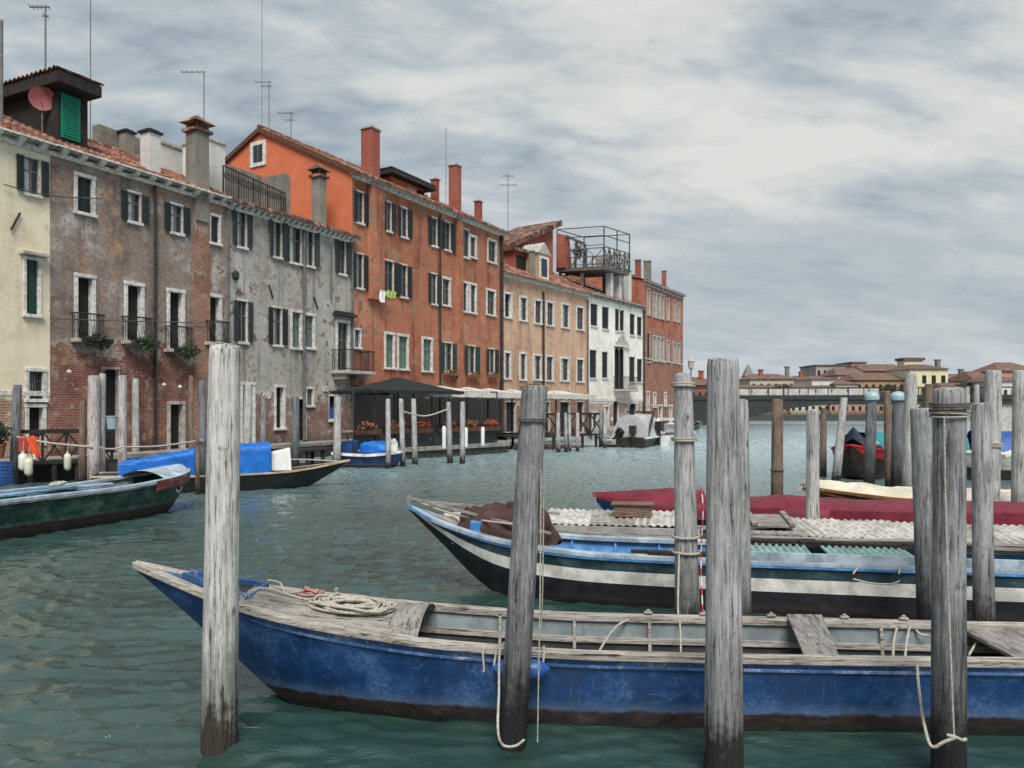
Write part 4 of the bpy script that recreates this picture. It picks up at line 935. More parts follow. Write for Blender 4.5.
# ------------------------------------------------------------------ boats
def pchip(xk,yk,x):
    xk=np.array(xk,float); yk=np.array(yk,float); h=np.diff(xk); d=np.diff(yk)/h; m=np.zeros_like(yk)
    m[0]=d[0]; m[-1]=d[-1]
    for i in range(1,len(xk)-1):
        if d[i-1]*d[i]>0: w1=2*h[i]+h[i-1]; w2=h[i]+2*h[i-1]; m[i]=(w1+w2)/(w1/d[i-1]+w2/d[i])
    j=np.clip(np.searchsorted(xk,x)-1,0,len(h)-1); t=(x-xk[j])/h[j]
    return (1+2*t)*(1-t)**2*yk[j]+t*(1-t)**2*h[j]*m[j]+t*t*(3-2*t)*yk[j+1]+t*t*(t-1)*h[j]*m[j+1]
def bx_(B,px,y): return B.pix(px,500,y=y).x
class Boat:
    """local x runs from the bow (0) to the stern, y across, z up from the water"""
    def __init__(s,name,label,origin,ang,st,N=70,cat='boat',group='boats moored along the canal'):
        s.root=thing(name,label,cat,(origin[0],origin[1],0),ang,group); st=np.array(st); s.o=Vector((origin[0],origin[1],0)); s.ang=ang
        s.L=st[-1,0]; s.x=np.concatenate([np.linspace(0,1,14)[:-1]**1.6*st[2,0],np.linspace(st[2,0],s.L,N)])
        s.hw,s.zg,s.hb,s.zb=[pchip(st[:,0],st[:,k],s.x) for k in (1,2,3,4)]; s.st=st
    def at(s,k,x): return float(np.interp(x,s.x,getattr(s,k)))
    def world(s,p): c,q=math.cos(s.ang),math.sin(s.ang); return Vector((s.o.x+p[0]*c-p[1]*q,s.o.y+p[0]*q+p[1]*c,p[2]))
    def local(s,p): d=Vector(p)-s.o; c,q=math.cos(s.ang),math.sin(s.ang); return Vector((d.x*c+d.y*q,-d.x*q+d.y*c,p[2]))
    def pix(s,px,py,y=None,z=None):
        """local point seen at a pixel, on the lengthwise plane y or the level plane z"""
        u=(px-512)/FPX; v=(py-HOR)/FPX; c,q=math.cos(s.ang),math.sin(s.ang)
        if z is not None: Y=(CAMZ-z)/v
        else: Y=(y-(s.o.x*q-s.o.y*c))/(c-u*q) if True else 0
        if z is None:
            Y=(y - s.o.x*q + s.o.y*c)/(c-u*q)
        return s.local((u*Y,Y,CAMZ-v*Y))
    def hull(s,mats,bands,name='hull',flare=.06):
        """bands: list of (t, material index) from gunwale 0 to chine 1"""
        ts=[0]; idx=[]; prev=0
        for t,k in bands:
            n=max(1,int((t-prev)*9)); 
            for i in range(n): ts.append(prev+(t-prev)*(i+1)/n); idx.append(k)
            prev=t
        m=MB()
        for sg in (-1,1):
            rows=[]
            for t in ts:
                w=s.hb+(s.hw-s.hb)*(1-t)+flare*np.sin(np.pi*t)*(s.hw-s.hb)*2; z=s.zg+(s.zb-s.zg)*t
                rows.append([(a,sg*b,c) for a,b,c in zip(s.x,w,z)])
            rows.append([(a,0,c-.01) for a,c in zip(s.x,s.zb)])
            m.grid(rows,idx+[bands[-1][1]])
        # transom
        a=len(s.x)-1; L=s.L; m.mi=bands[0][1]
        m.add([(L,-s.hw[a],s.zg[a]),(L,s.hw[a],s.zg[a]),(L,s.hb[a],s.zb[a]),(L,-s.hb[a],s.zb[a])],[(0,1,2,3)])
        return m.build(name,mats,s.root,smooth=35)
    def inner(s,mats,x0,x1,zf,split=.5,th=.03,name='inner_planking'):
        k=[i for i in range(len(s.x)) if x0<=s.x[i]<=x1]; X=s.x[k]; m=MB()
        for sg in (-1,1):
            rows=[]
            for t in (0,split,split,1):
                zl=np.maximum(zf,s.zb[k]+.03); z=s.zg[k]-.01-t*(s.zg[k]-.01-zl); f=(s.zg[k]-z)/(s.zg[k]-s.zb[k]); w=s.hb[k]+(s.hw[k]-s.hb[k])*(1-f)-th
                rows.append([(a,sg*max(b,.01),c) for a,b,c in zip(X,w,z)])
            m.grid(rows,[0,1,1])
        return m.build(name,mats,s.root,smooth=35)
    def floor(s,mat,x0,x1,zf,name='floorboards',th=.035):
        k=[i for i in range(len(s.x)) if x0<=s.x[i]<=x1]; m=MB(); rows=[[],[]]
        for i in k:
            zz=max(zf,s.zb[i]+.035); f=(s.zg[i]-zz)/(s.zg[i]-s.zb[i]); w=max(.005,s.hb[i]+(s.hw[i]-s.hb[i])*(1-f)-th)
            rows[0].append((s.x[i],-w,zz)); rows[1].append((s.x[i],w,zz))
        m.grid(rows); return m.build(name,mat,s.root)
    def gunwale(s,mat,wd=.08,out=.025,h=.045,lift=.012,x0=0,x1=99,name='gunwale'):
        k=[i for i in range(len(s.x)) if x0<=s.x[i]<=x1]; o=[]
        for sg in (-1,1):
            m=MB(); rows=[[] for _ in range(5)]
            for i in k:
                x,w,z=s.x[i],s.hw[i],s.zg[i]; wi=max(w+out-wd,.004); wo=w+out
                for r,(yy,zz) in enumerate(((wi,z+lift-h),(wi,z+lift),(wo,z+lift),(wo,z+lift-h),(wi,z+lift-h))): rows[r].append((x,sg*yy,zz))
            m.grid(rows)
            for q in (0,-1): m.add([r[q] for r in rows[:4]],[(0,1,2,3)])
            o.append(m.build(name,mat,s.root,bevel=.006))
        return o
    def deck(s,mat,x0,x1,camber=.04,drop=.004,name='foredeck',inset=.02,ny=9):
        X=np.linspace(x0,x1,24); rows=[]
        for j in range(ny):
            f=-1+2*j/(ny-1); rows.append([(x,f*max(.004,s.at('hw',x)-inset),s.at('zg',x)-drop+camber*(1-f*f)*min(1,s.at('hw',x)/.3)) for x in X])
        m=MB(); m.grid(rows); return m.build(name,mat,s.root,smooth=40)
    def strake(s,mat,t,wd=.02,h=.03,name='rubbing_strake',sides=(-1,1)):
        o=[]
        for sg in sides:
            m=MB(); pts=[]
            for i in range(len(s.x)):
                w=s.hb[i]+(s.hw[i]-s.hb[i])*(1-t); z=s.zg[i]+(s.zb[i]-s.zg[i])*t; pts.append((s.x[i],sg*(w+.006),z))
            rows=[[(p[0],p[1]-sg*.01,p[2]+h/2) for p in pts],[(p[0],p[1]+sg*wd,p[2]+h/2) for p in pts],[(p[0],p[1]+sg*wd,p[2]-h/2) for p in pts],[(p[0],p[1]-sg*.01,p[2]-h/2) for p in pts]]
            m.grid(rows); o.append(m.build(name,mat,s.root,bevel=.004))
        return o
    def ribs(s,mat,xs,zf,wd=.03,th=.04):
        for x in xs:
            for sg in (-1,1):
                m=MB(); pts=[]
                for t in np.linspace(0,1,4):
                    z=s.at('zg',x)-.02-t*(s.at('zg',x)-.02-zf); f=(s.at('zg',x)-z)/(s.at('zg',x)-s.at('zb',x)); w=s.at('hb',x)+(s.at('hw',x)-s.at('hb',x))*(1-f)-.035
                    pts.append((x,sg*(w-.012),z))
                for a,b in zip(pts[:-1],pts[1:]): m.bar(a,b,wd,th)
                m.build('rib',mat,s.root)
    def thwart(s,mat,x,z,wd=.16,th=.03,name='thwart'):
        w=s.at('hb',x)+(s.at('hw',x)-s.at('hb',x))*(1-(s.at('zg',x)-z)/(s.at('zg',x)-s.at('zb',x)))-.035
        m=MB(); m.box(x-wd/2,x+wd/2,-w,w,z-th,z); return m.build(name,mat,s.root,bevel=.006)
    def cover(s,mat,x0,x1,h,name,label,sag=.1,seed=0,over=.05,ridge=1.0,cat='tarpaulin',wr=.03,nx=110,group=None,prof=None,taper=False):
        rows=[]; X=np.linspace(x0,x1,nx)
        for f in np.concatenate([[-1.12,-1.1,-1.06],np.linspace(-1,1,25),[1.06,1.1,1.12]]):
            r=[]
            for x in X:
                w=s.at('hw',x)+over; zg=s.at('zg',x); hh=(h if prof is None else float(np.interp(x,prof[0],prof[1])))
                g=min(1,abs(f)); z=zg+.02+hh*(1-g**ridge); y=f*w if abs(f)<=1 else math.copysign(w+.012*(abs(f)-1)/.1,f)
                if abs(f)>1: z-=sag*(abs(f)-1)/.12*(.15+.85*min(1,max(0,(x-x0)/1.1)) if taper else 1)
                nz=mnoise.noise((x*2.2+seed,y*3,seed))*wr+mnoise.noise((x*7+seed,y*5,seed*2))*wr*.45
                if abs(f)>1: nz*=.8; y+=math.copysign(1,f)*abs(mnoise.noise((x*6,seed,z*3)))*.03
                r.append((x,y,z+nz))
            rows.append(r)
        m=MB(); m.grid(rows); o=m.build(name,mat,smooth=70); o.location=s.o; o.rotation_euler=(0,0,s.ang)
        return tag(o,label,cat,group)

WB={}
WB['grey_x']=wood('grey_boat_wood',(.40,.375,.34),(.14,.125,.11),axis='x',algae=False,crack=.9)
WB['worn_rail']=wood('worn_rail',(.42,.385,.34),(.15,.13,.11),axis='x',algae=False,crack=.7)
WB['deck']=wood('weathered_deck',(.30,.275,.25),(.10,.09,.082),axis='x',algae=False,patch=(.38,.34,.31))
WB['deck_y']=wood('weathered_board',(.29,.275,.255),(.10,.092,.085),axis='y',algae=False)
PB={}
PB['blue']=paint('worn_blue_hull',(.007,.046,.150),(.20,.27,.35),wear=.30,foul=.125,fcol=(.020,.0105,.009),rough=.4)
PB['blue_top']=paint('worn_blue_topside',(.030,.095,.240),(.34,.35,.35),wear=.95,rough=.5)
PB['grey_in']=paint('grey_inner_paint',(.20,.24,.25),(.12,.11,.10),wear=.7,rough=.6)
PB['grey_low']=paint('dark_boat_boards',(.028,.032,.033),(.03,.03,.03),wear=.7,rough=.6)  # near-black; on the lower lining it draws the dark gap under the ledge

m_=Mt('candy_rope'); z_=m_.sep(m_.obj(False))[2]; M['rope_candy']=m_.out(m_.mix(m_.step(m_.math('SINE',m_.math('MULTIPLY',z_,40.0)),-.1,.1),(.45,.04,.05),(.6,.57,.54)),.9)
# ---- the blue boat in front
B1=Boat('blue_wooden_boat','long worn blue wooden boat in front, red-brown below the waterline',(-3.02,6.17),R(-3.3),
  [(0,.012,1.045,.004,1.0),(.42,.135,.925,.02,.66),(.9,.285,.81,.05,.27),(1.3,.375,.738,.10,-.01),(1.9,.455,.66,.24,-.13),(2.6,.51,.595,.36,-.16),(3.7,.52,.545,.40,-.17),(6.7,.47,.535,.37,-.17),(8.4,.38,.57,.28,-.16),(9.6,.25,.64,.15,-.10)],N=90)
B1.hull([PB['blue_top'],PB['blue']],[(.11,0),(1,1)])
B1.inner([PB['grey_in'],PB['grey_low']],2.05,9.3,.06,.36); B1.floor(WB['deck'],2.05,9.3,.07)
B1.gunwale(WB['worn_rail'],wd=.095,out=.03,h=.05); B1.strake(PB['blue_top'],.125,.018,.022)
B1.strake(WB['grey_x'],.30,-.03,.02,name='inner_stringer') if False else None
B1.deck(WB['deck'],.95,2.2,.055); B1.deck(PB['blue_top'],.0,.95,.02,name='bow_deck')
B1.ribs(WB['grey_x'],np.arange(2.9,9.2,.62),.08,.035,.025)
# stringers along the inside (a pale ledge over the near-black lower lining)
for sg in (-1,1):
    m=MB(); rows=[[],[],[],[]]
    for i,x in enumerate(B1.x):
        if x<2.1 or x>9.2: continue
        zt=B1.zg[i]-.165; f=(B1.zg[i]-zt)/(B1.zg[i]-B1.zb[i]); w=B1.hb[i]+(B1.hw[i]-B1.hb[i])*(1-f)-.032
        for r,(dy,dz) in enumerate(((0,0),(.03,0),(.03,-.045),(0,-.045))): rows[r].append((x,sg*(w-dy),zt+dz))
    m.grid(rows); m.build('stringer',WB['grey_x'],B1.root)
# arched coaming at the end of the foredeck
m=MB(); rows=[]
for x,lift in ((2.08,.045),(2.2,.095),(2.34,.13),(2.36,.115),(2.33,.09),(2.2,.05)):
    hw=B1.at('hw',x)-.05; rows.append([(x,f*hw,B1.at('zg',x)-.005+lift*(1-f*f)) for f in np.linspace(-1,1,17)])
m.grid(rows); m.build('coaming',WB['deck_y'],B1.root,smooth=40)
m=MB(); hw=B1.at('hw',2.19)-.03; m.add([(2.19,f*hw,B1.at('zg',2.19)+.03*(1-f*f)) for f in np.linspace(-1,1,13)]+[(2.19,hw*.8,.07),(2.19,-hw*.8,.07)],[tuple(range(15))]); m.build('dark_opening',M['dark'],B1.root)  # near-black sheet: shade inside the foredeck opening put into its colour
B1.thwart(WB['deck_y'],7.1,.50,.9,.03,'stern_board'); 
p0=B1.pix(968,655,z=.52); 
# a small raised well with rails in the bow deck, cleats on the rails
m=MB(); 
for a,b in (((.42,-.05),(1.0,-.2)),((.42,.05),(1.0,.2)),((1.0,-.2),(1.0,.2))): m.bar((a[0],a[1],B1.at('zg',a[0])+.035),(b[0],b[1],B1.at('zg',b[0])+.035),.035,.05)
m.build('well_coaming',PB['blue_top'],B1.root)
m=MB(); m.add([(.5,-.045,B1.at('zg',.5)+.022),(.97,-.17,B1.at('zg',.97)+.022),(.97,.17,B1.at('zg',.97)+.022),(.5,.045,B1.at('zg',.5)+.022)],[(0,1,2,3)]); m.build('well_floor',PB['grey_low'],B1.root)
for px in (649,705,773,846,905):
    q=B1.pix(px,620,y=.45); x=q.x; m=MB(); m.obox((x,B1.at('hw',x)-.01,B1.at('zg',x)+.03),.07,.035,.02); m.obox((x,B1.at('hw',x)-.01,B1.at('zg',x)+.042),.03,.02,.03); m.build('cleat',WB['grey_x'],B1.root,bevel=.006)
for x in (1.55,):
    m=MB(); m.tube([(x,.30,B1.at('zg',x)),(x,.30,B1.at('zg',x)+.09)],.018,8); m.build('bitt',WB['grey_x'],B1.root)
# leaning plank
def bp(px,py,y): return B1.pix(px,py,y=y)
a=bp(787,624,.47); b=bp(822,624,.47); c=bp(841,659,-.40); d=bp(806,659,-.40)
for q,z in ((a,.565),(b,.565),(c,.475),(d,.475)): q.z=z
m=MB(); th=Vector((0,0,.025)); m.hexa([a,b,c,d,a+th,b+th,c+th,d+th]); 
o=m.build('plank',WB['deck_y'],bevel=.004); o.location=B1.o; o.rotation_euler=(0,0,B1.ang); tag(o,'weathered grey board laid slanting across the blue boat, right of the thickest pole','plank')
# rope heap on the foredeck
def coil(B,x,y,rx,ry,r,turns,label,mat,seed):
    rng=random.Random(seed); pts=[]; z0=B.at('zg',x)+.05
    n=turns*16
    for i in range(n):
        t=i/16*2*math.pi; k=1-.55*abs(math.sin(i*.021+seed)); zz=z0+.012+.035*rng.random()*(i/n)+.02*(i/n)
        pts.append((x+math.cos(t)*rx*k+.13*mnoise.noise((i*.13,seed,0)),y+math.sin(t)*ry*k+.12*mnoise.noise((0,i*.13,seed)),zz-(x+math.cos(t)*rx*k-x)*.10))
    m=MB(); m.tube(pts,r,6); o=m.build('rope_coil',M[mat],smooth=60); o.location=B.o; o.rotation_euler=(0,0,B.ang); return tag(o,label,'rope')
coil(B1,1.78,-.05,.34,.22,.011,13,'loose heap of pale rope on the foredeck of the blue boat','rope',3)
coil(B1,1.40,.12,.16,.10,.011,3,'red-pink rope beside the pale rope heap on the blue boat','rope_pink',4)
# blue fender hanging on the side, behind the leaning pole
fp=B1.pix(521,669,y=-.60); t=thing('fender','blue cylindrical fender hanging on the side of the blue boat beside the leaning pole','fender',B1.world(fp),B1.ang)
m=MB(); m.tube([(-.20,0,0),(-.19,0,0),(-.16,0,0),(-.11,0,0),(.11,0,0),(.16,0,0),(.19,0,0),(.20,0,0)],[.015,.02,.05,.068,.068,.05,.02,.015],16); m.build('body',plain('blue_fender_rubber',(.015,.085,.30),.4,.2,8),t,smooth=40)
for x in (-.19,.15):
    m=MB(); m.tube([(x,0,.02),(x+.01,.02,.08),(x+.01,.05,.15)],.008,6); m.build('lanyard',M['rope'],t)

# ---- second boat: white-striped
PB['dkgreen']=paint('dark_teal_topside',(.020,.050,.062),(.25,.3,.32),wear=.25,rough=.4)
PB['stripe']=paint('white_stripe',(.72,.70,.65),(.40,.37,.33),wear=.3,rough=.5,grime=.2)
PB['black_hull']=paint('black_hull',(.010,.011,.016),(.06,.05,.05),wear=.4,foul=.07,fcol=(.030,.014,.011),rough=.45)
PB['lightblue']=paint('light_blue_inside',(.055,.22,.50),(.35,.42,.48),wear=.35,rough=.5)
PB['paleblue']=paint('pale_blue_side_deck',(.30,.38,.45),(.45,.44,.43),wear=.7,rough=.55)
B2=Boat('striped_boat','dark boat with a white stripe and light blue inside, bow left, behind the blue boat',(-1.33,9.82),R(-10.8),
  [(0,.012,1.04,.004,1.0),(.45,.19,.87,.03,.58),(.95,.36,.76,.07,.13),(1.25,.43,.71,.12,-.05),(1.7,.51,.655,.26,-.14),(2.5,.60,.61,.40,-.17),(4,.63,.60,.46,-.18),(7,.60,.60,.45,-.18),(9.4,.40,.66,.25,-.12)],N=80)
B2.hull([PB['dkgreen'],PB['stripe'],PB['black_hull']],[(.24,0),(.43,1),(1,2)])
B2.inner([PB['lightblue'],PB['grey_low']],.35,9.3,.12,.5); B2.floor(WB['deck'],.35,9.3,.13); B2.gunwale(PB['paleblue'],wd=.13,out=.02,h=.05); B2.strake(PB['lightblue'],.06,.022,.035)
B2.ribs(PB['lightblue'],np.arange(1.5,9,.55),.14,.05,.03); B2.thwart(PB['lightblue'],.75,.62,.25); B2.thwart(WB['deck_y'],3.4,.50,.3)
B2.deck(PB['paleblue'],0,.38,.01,name='foredeck')
q=B2.pix(477,533,y=-.22)
m=MB(); m.box(q.x-.08,q.x+.08,-.27,-.12,.60,.90); m.build('bitt',PB['lightblue'],B2.root,bevel=.02)
m=MB(); rows=[[],[],[],[]]
for x in np.linspace(bx_(B2,742,-.6),9.0,40):
    for r,(dy,dz) in enumerate(((.012,.014),(.012,.105),(-.03,.105),(-.03,.014))): rows[r].append((x,-B2.at('hw',x)-dy,B2.at('zg',x)+dz))
m.grid(rows); m.build('wash_board',PB['paleblue'],B2.root)
m=MB(); m.bar((.03,0,1.0),(.02,0,1.16),.05); m.build('stem_post',WB['deck_y'],B2.root)
m=MB(); 
for a,b in (((.05,.0,1.12),(1.9,-.42,.80)),((.05,0,1.10),(1.9,.40,.92))): m.bar(a,b,.03)
m.build('bow_rail',WB['deck'],B2.root)
# brown tarpaulin heap amidships
def heap(B,x,y,rx,ry,h,mat,label,seed,name='tarpaulin',z0=None,cat='tarpaulin',amp=.22):
    rows=[]; zb=B.at('zg',x) if z0 is None else z0
    for i in range(26):
        f=i/25; r=[]
        for k in range(49):
            t=2*math.pi*k/48; cx,cy=math.cos(t),math.sin(t)
            q=1+.18*mnoise.noise((cx*1.5+seed,cy*1.5,f*2))
            prof=math.cos(f*math.pi/2)**.45 if f<1 else 0
            zz=zb+h*(math.sin(f*math.pi/2)**.9)+amp*h*mnoise.noise((cx*f*3+seed,cy*3,f*4))+ .5*amp*h*mnoise.noise((cx*8,cy*8+seed,f*7))
            r.append((x+cx*rx*prof*q,y+cy*ry*prof*q,zz))
        rows.append(r)
    m=MB(); m.grid(rows); o=m.build(name,mat,smooth=70); o.location=B.o; o.rotation_euler=(0,0,B.ang); return tag(o,label,cat)
CL={}
CL['brown']=cloth('brown_tarp',(.060,.030,.028),.75,.35,2); CL['maroon']=cloth('maroon_cover',(.145,.014,.027),.65,.25,.8); CL['cream']=cloth('cream_tarp',(.52,.48,.38),.8,.15,1)
CL['blue']=cloth('bright_blue_tarp',(.012,.13,.48),.5,.2,1); CL['teal']=cloth('teal_tarp',(.02,.20,.23),.6,.2,1); CL['navy']=cloth('navy_tarp',(.012,.016,.035),.6,.2,1); CL['grey']=cloth('grey_canvas',(.40,.40,.39),.8,.15,.6); CL['blue2']=cloth('mid_blue_tarp',(.025,.08,.26),.5,.2,1)
CL['dkgreen']=cloth('dark_green_canvas',(.014,.020,.019),.8,.2,.4); CL['creamcanvas']=cloth('cream_canvas',(.50,.48,.43),.8,.1,.3)
q=B2.pix(492,520,y=-.05); heap(B2,q.x+.16,.03,.66,.34,.44,CL['brown'],'crumpled brown tarpaulin heaped in the striped boat',5,z0=.60)
heap(B2,q.x-.52,.10,.22,.12,.20,CL['cream'] if False else cloth('pale_sheet',(.40,.37,.33)),'pale sheet bunched beside the brown tarpaulin in the bow of the striped boat',8,z0=.72)
for i,(px,py,y,ln) in enumerate(((662,548,-.50,1.2),(668,553,-.57,.95))):
    q=B2.pix(px,py,y=y); m=MB(); m.box(-ln/2,ln/2,-.04,.04,0,.035); o=m.build('plank',WM['darkwood'],bevel=.004); o.location=B2.world((q.x+.25,y+.04,B2.at('zg',q.x)+.015+.004*i)); o.rotation_euler=(0,0,B2.ang); tag(o,('inner' if i==0 else 'outer')+' one of two dark planks lying on the side of the striped boat','plank')

# ---- third boat, roofed with corrugated sheets
PB['navy']=paint('navy_hull',(.012,.025,.055),(.12,.12,.12),wear=.5,foul=.12,rough=.5)
PB['grey_side']=paint('grey_side_boards',(.30,.30,.28),(.12,.11,.10),wear=.5,rough=.7)
B3=Boat('roofed_work_boat','low work boat with grey board sides, roofed over with old corrugated sheets',(.05,11.05),R(-10.8),
  [(0,.05,.66,.02,.62),(.25,.30,.64,.1,.2),(.5,.45,.62,.2,-.05),(1.0,.58,.60,.36,-.12),(3,.62,.55,.44,-.15),(6,.62,.55,.44,-.15),(7.6,.5,.6,.3,-.1)],N=50)
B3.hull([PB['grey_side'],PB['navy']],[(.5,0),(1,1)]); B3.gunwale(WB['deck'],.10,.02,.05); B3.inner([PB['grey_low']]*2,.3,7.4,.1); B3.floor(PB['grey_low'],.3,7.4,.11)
m=MB(); xa,xb=bx_(B3,538,-.5),bx_(B3,700,-.5)
for k in range(2): m.box(xa,xb,-.515+.004*k,-.485+.004*k,.49+k*.10,.585+k*.10)
m.build('side_wall',PB['grey_side'],B3.root,bevel=.004)
CS=plain('white_fibre_cement',(.44,.42,.39),.85,.4,7,bump=.4); CSD=plain('dirty_fibre_cement',(.26,.245,.22),.9,.4,6,bump=.4)
CG=plain('green_fibreglass',(.20,.34,.31),.45,.3,7,bump=.3)
def sheet(B,x,y0,y1,z0,z1,wd,mat,label,group,rz=0,tilt=0,seed=0,pitch=.095,amp=.012,name='corrugated_sheet'):
    nx=int(wd/pitch*8); m=MB(); rows=[]
    for f in np.linspace(0,1,10):
        rows.append([((i/nx-.5)*wd,(f-.5)*(y1-y0),(f-.5)*(z1-z0)+amp*math.sin(i/8*2*math.pi)+tilt*(i/nx-.5)*wd+.010*mnoise.noise((i*.05+seed,f*2,seed))) for i in range(nx+1)])
    m.grid(rows); r2=[[(p[0],p[1],p[2]-.008) for p in r] for r in rows]; m.grid(r2); m.grid([rows[0],r2[0]]); m.grid([rows[-1],r2[-1]])
    o=m.build(name,mat,smooth=60); o.location=B.world((x,(y0+y1)/2,(z0+z1)/2)); o.rotation_euler=(0,0,B.ang+rz); return tag(o,label,'roofing sheet',group)
g='old corrugated roofing sheets on the work boat'
def bx(B,px,y): return B.pix(px,500,y=y).x
for i,(px,w_,mt,zl,rz,lab) in enumerate(((570,.78,CS,.735,.0,'left end white corrugated sheet, right beside the leaning pole'),(619,.80,CSD,.74,.02,'greyish corrugated sheet, second from the left on the work boat'),(662,.70,CS,.745,-.02,'white corrugated sheet left of the pole tied with white ropes'),
   (790,.60,CSD,.665,.05,'grubby corrugated sheet just right of the wooden hatch boards'),(828,.66,CS,.66,.05,'white corrugated sheet right of the short pale pole'),(876,.78,CS,.655,.02,'white corrugated sheet left of the dark grey front poles'),(935,.75,CS,.64,-.04,'white corrugated sheet behind the dark rope-bound pole'),(985,.72,CSD,.63,.06,'tilted grubby corrugated sheet behind the smooth grey pole'),(1030,.8,CS,.64,-.03,'corrugated sheet cut by the right edge'))):
    x=bx(B3,px,-.2); sheet(B3,x,-.46 if i<3 else -.66,.62,zl-(.035 if i<3 else 0),zl+(.02 if i<3 else .05),w_,mt,lab,g,rz*1.6,.012*(i%3-1),i)
g2='green corrugated sheets in the striped boat'
for i,(px,w_,lab) in enumerate(((760,1.0,'green corrugated sheet lying in the striped boat beside the thickest pole'),(865,.9,'green corrugated sheet lying in the striped boat left of the dark grey poles'))):
    x=bx(B2,px,-.1); sheet(B2,x,-.52,.02,.655,.675,w_,CG,lab,g2,.02*i,0,20+i,.075,.018)
# hatch boards at the left of that roof
for i,(x0,x1,y0,y1,z,mt,lab) in enumerate(((752,795,-.45,.35,.745,'deck','framed wooden hatch lid on the work boat, just right of the thickest pole'),(748,800,-.66,-.50,.66,'deck_y','broken grey board under the hatch lid'),(744,803,-.72,-.55,.60,'deck','long grey plank lowest under the hatch lid'))):
    a=bx(B3,x0,y0); b=bx(B3,x1,y0); m=MB(); m.box(-(b-a)/2,(b-a)/2,-(y1-y0)/2,(y1-y0)/2,0,.03)
    if i==0:
        m.box(-(b-a)/2,-(b-a)/2+.07,-(y1-y0)/2-.02,(y1-y0)/2+.03,.031,.07); m.box((b-a)/2-.07,(b-a)/2,-(y1-y0)/2-.02,(y1-y0)/2+.03,.031,.07)
    o=m.build('hatch_lid' if i==0 else 'plank',WB[mt],bevel=.005); o.location=B3.world(((a+b)/2,(y0+y1)/2,z)); o.rotation_euler=(R(3),R(-1+i),B3.ang+.03*i); tag(o,lab,'hatch lid' if i==0 else 'plank')
m=MB(); m.box(-.26,.26,-.12,.12,0,.16); m.box(-.30,.30,-.15,.15,.162,.19); o=m.build('wooden_box',wood('box_wood',(.18,.12,.09),(.06,.04,.03),axis='x',algae=False),bevel=.006); o.location=B3.world((bx(B3,633,.2),.15,.745)); o.rotation_euler=(0,0,B3.ang); tag(o,'small brown wooden box on the corrugated roof below the red boat bow','box')
for i,(px,ln,y,rz) in enumerate(((775,1.1,.30,.05),(800,1.5,.42,-.03),(850,1.3,.25,.08),(885,1.6,.45,.02),(930,1.2,.33,-.06),(990,1.5,.40,.04))):
    x=bx(B2,px,y); m=MB(); m.box(-ln/2,ln/2,-.07,.07,0,.03); m.box(-ln/2*.9,ln/2*.85,-.05,.06,.031,.06); o=m.build('plank_pair',WM['darkwood'] if i%2==0 else WB['deck'],bevel=.004); o.location=B2.world((x,y,.635+.01*(i%2))); o.rotation_euler=(R(4),R(i%3-1),B2.ang+rz); tag(o,'pair of old planks stacked between the green sheets and the corrugated roof','planks','old planks stacked in the striped boat')
for i in range(7):
    x=bx(B3,(800,822,846,868,895,960,1000)[i],-.62); ln=(.5,.8,.6,.7,.5,.6,.7)[i]; m=MB(); m.box(-ln/2,ln/2,-.05,.05,0,.03); o=m.build('plank',WB['deck'] if i%2 else WM['darkwood'],bevel=.004); o.location=B3.world((x,-.74,.565-.004*i+.02*(i%2))); o.rotation_euler=(R(-15),R((i%3-1)*3),B3.ang+.06*(i%3-1)); tag(o,'odd weathered plank along the near edge of the corrugated roof','plank','odd planks under the edge of the corrugated roof')

# ---- boat under the maroon cover
PB['blue_small']=paint('blue_small_hull',(.02,.10,.28),(.3,.3,.3),wear=.4,foul=.1)
B4=Boat('covered_boat','blue boat wholly hidden under a taut maroon cover, behind the corrugated roof',(1.42,12.95),R(-9.5),
  [(0,.03,.80,.01,.70),(.3,.2,.78,.06,.35),(.7,.42,.76,.16,.03),(1.2,.56,.74,.3,-.1),(2.5,.68,.72,.48,-.15),(5,.7,.70,.5,-.15),(7.5,.5,.74,.3,-.1)],N=46)
B4.hull([PB['blue_small']],[(1,0)]); B4.gunwale(WB['deck'],.08,.02,.05); B4.deck(WB['deck'],.02,7.4,.01)
B4.cover(CL['maroon'],-.06,1.75,.10,'boat_cover','maroon cover over the bow of the covered boat, left of the rope-tied pole',.22,2,.06,2.2,'boat cover',.012,prof=([-.1,.2,1.2,1.75],[.02,.06,.17,.16]),taper=True)
B4.cover(CL['maroon'],1.76,7.4,.16,'boat_cover','long maroon cover over the middle of the covered boat, right of the thickest pole',.34,3,.07,2.0,'boat cover',.012,prof=([1.7,2.6,3.0,4.2,5.4,7.4],[.02,.04,.13,.05,.05,.02]))

# ---- cream-tarped boat
PB['orange_wood']=paint('varnished_wood',(.20,.075,.022),(.1,.05,.03),wear=.3)
PB['blackbrown']=paint('black_brown_hull',(.020,.014,.012),(.1,.07,.05),wear=.4,foul=.1)
B5=Boat('cream_covered_boat','dark boat with varnished rail under a cream tarpaulin, behind the maroon cover',(6.0,15.7),R(-6),
  [(0,.03,.66,.01,.55),(.4,.26,.62,.06,.25),(.9,.45,.57,.2,-.02),(1.8,.62,.50,.42,-.12),(4,.7,.47,.5,-.15),(6.5,.6,.5,.4,-.1)],N=46)
B5.hull([PB['blackbrown']],[(1,0)]); B5.gunwale(PB['orange_wood'],.09,.03,.06); B5.strake(PB['orange_wood'],.25,.03,.05); B5.deck(WB['deck'],.02,6.4,.02)
B5.cover(CL['cream'],.05,6.3,.16,'tarpaulin','wrinkled cream tarpaulin over the boat behind the maroon cover',.06,7,.0,1.6,'tarpaulin',.04)
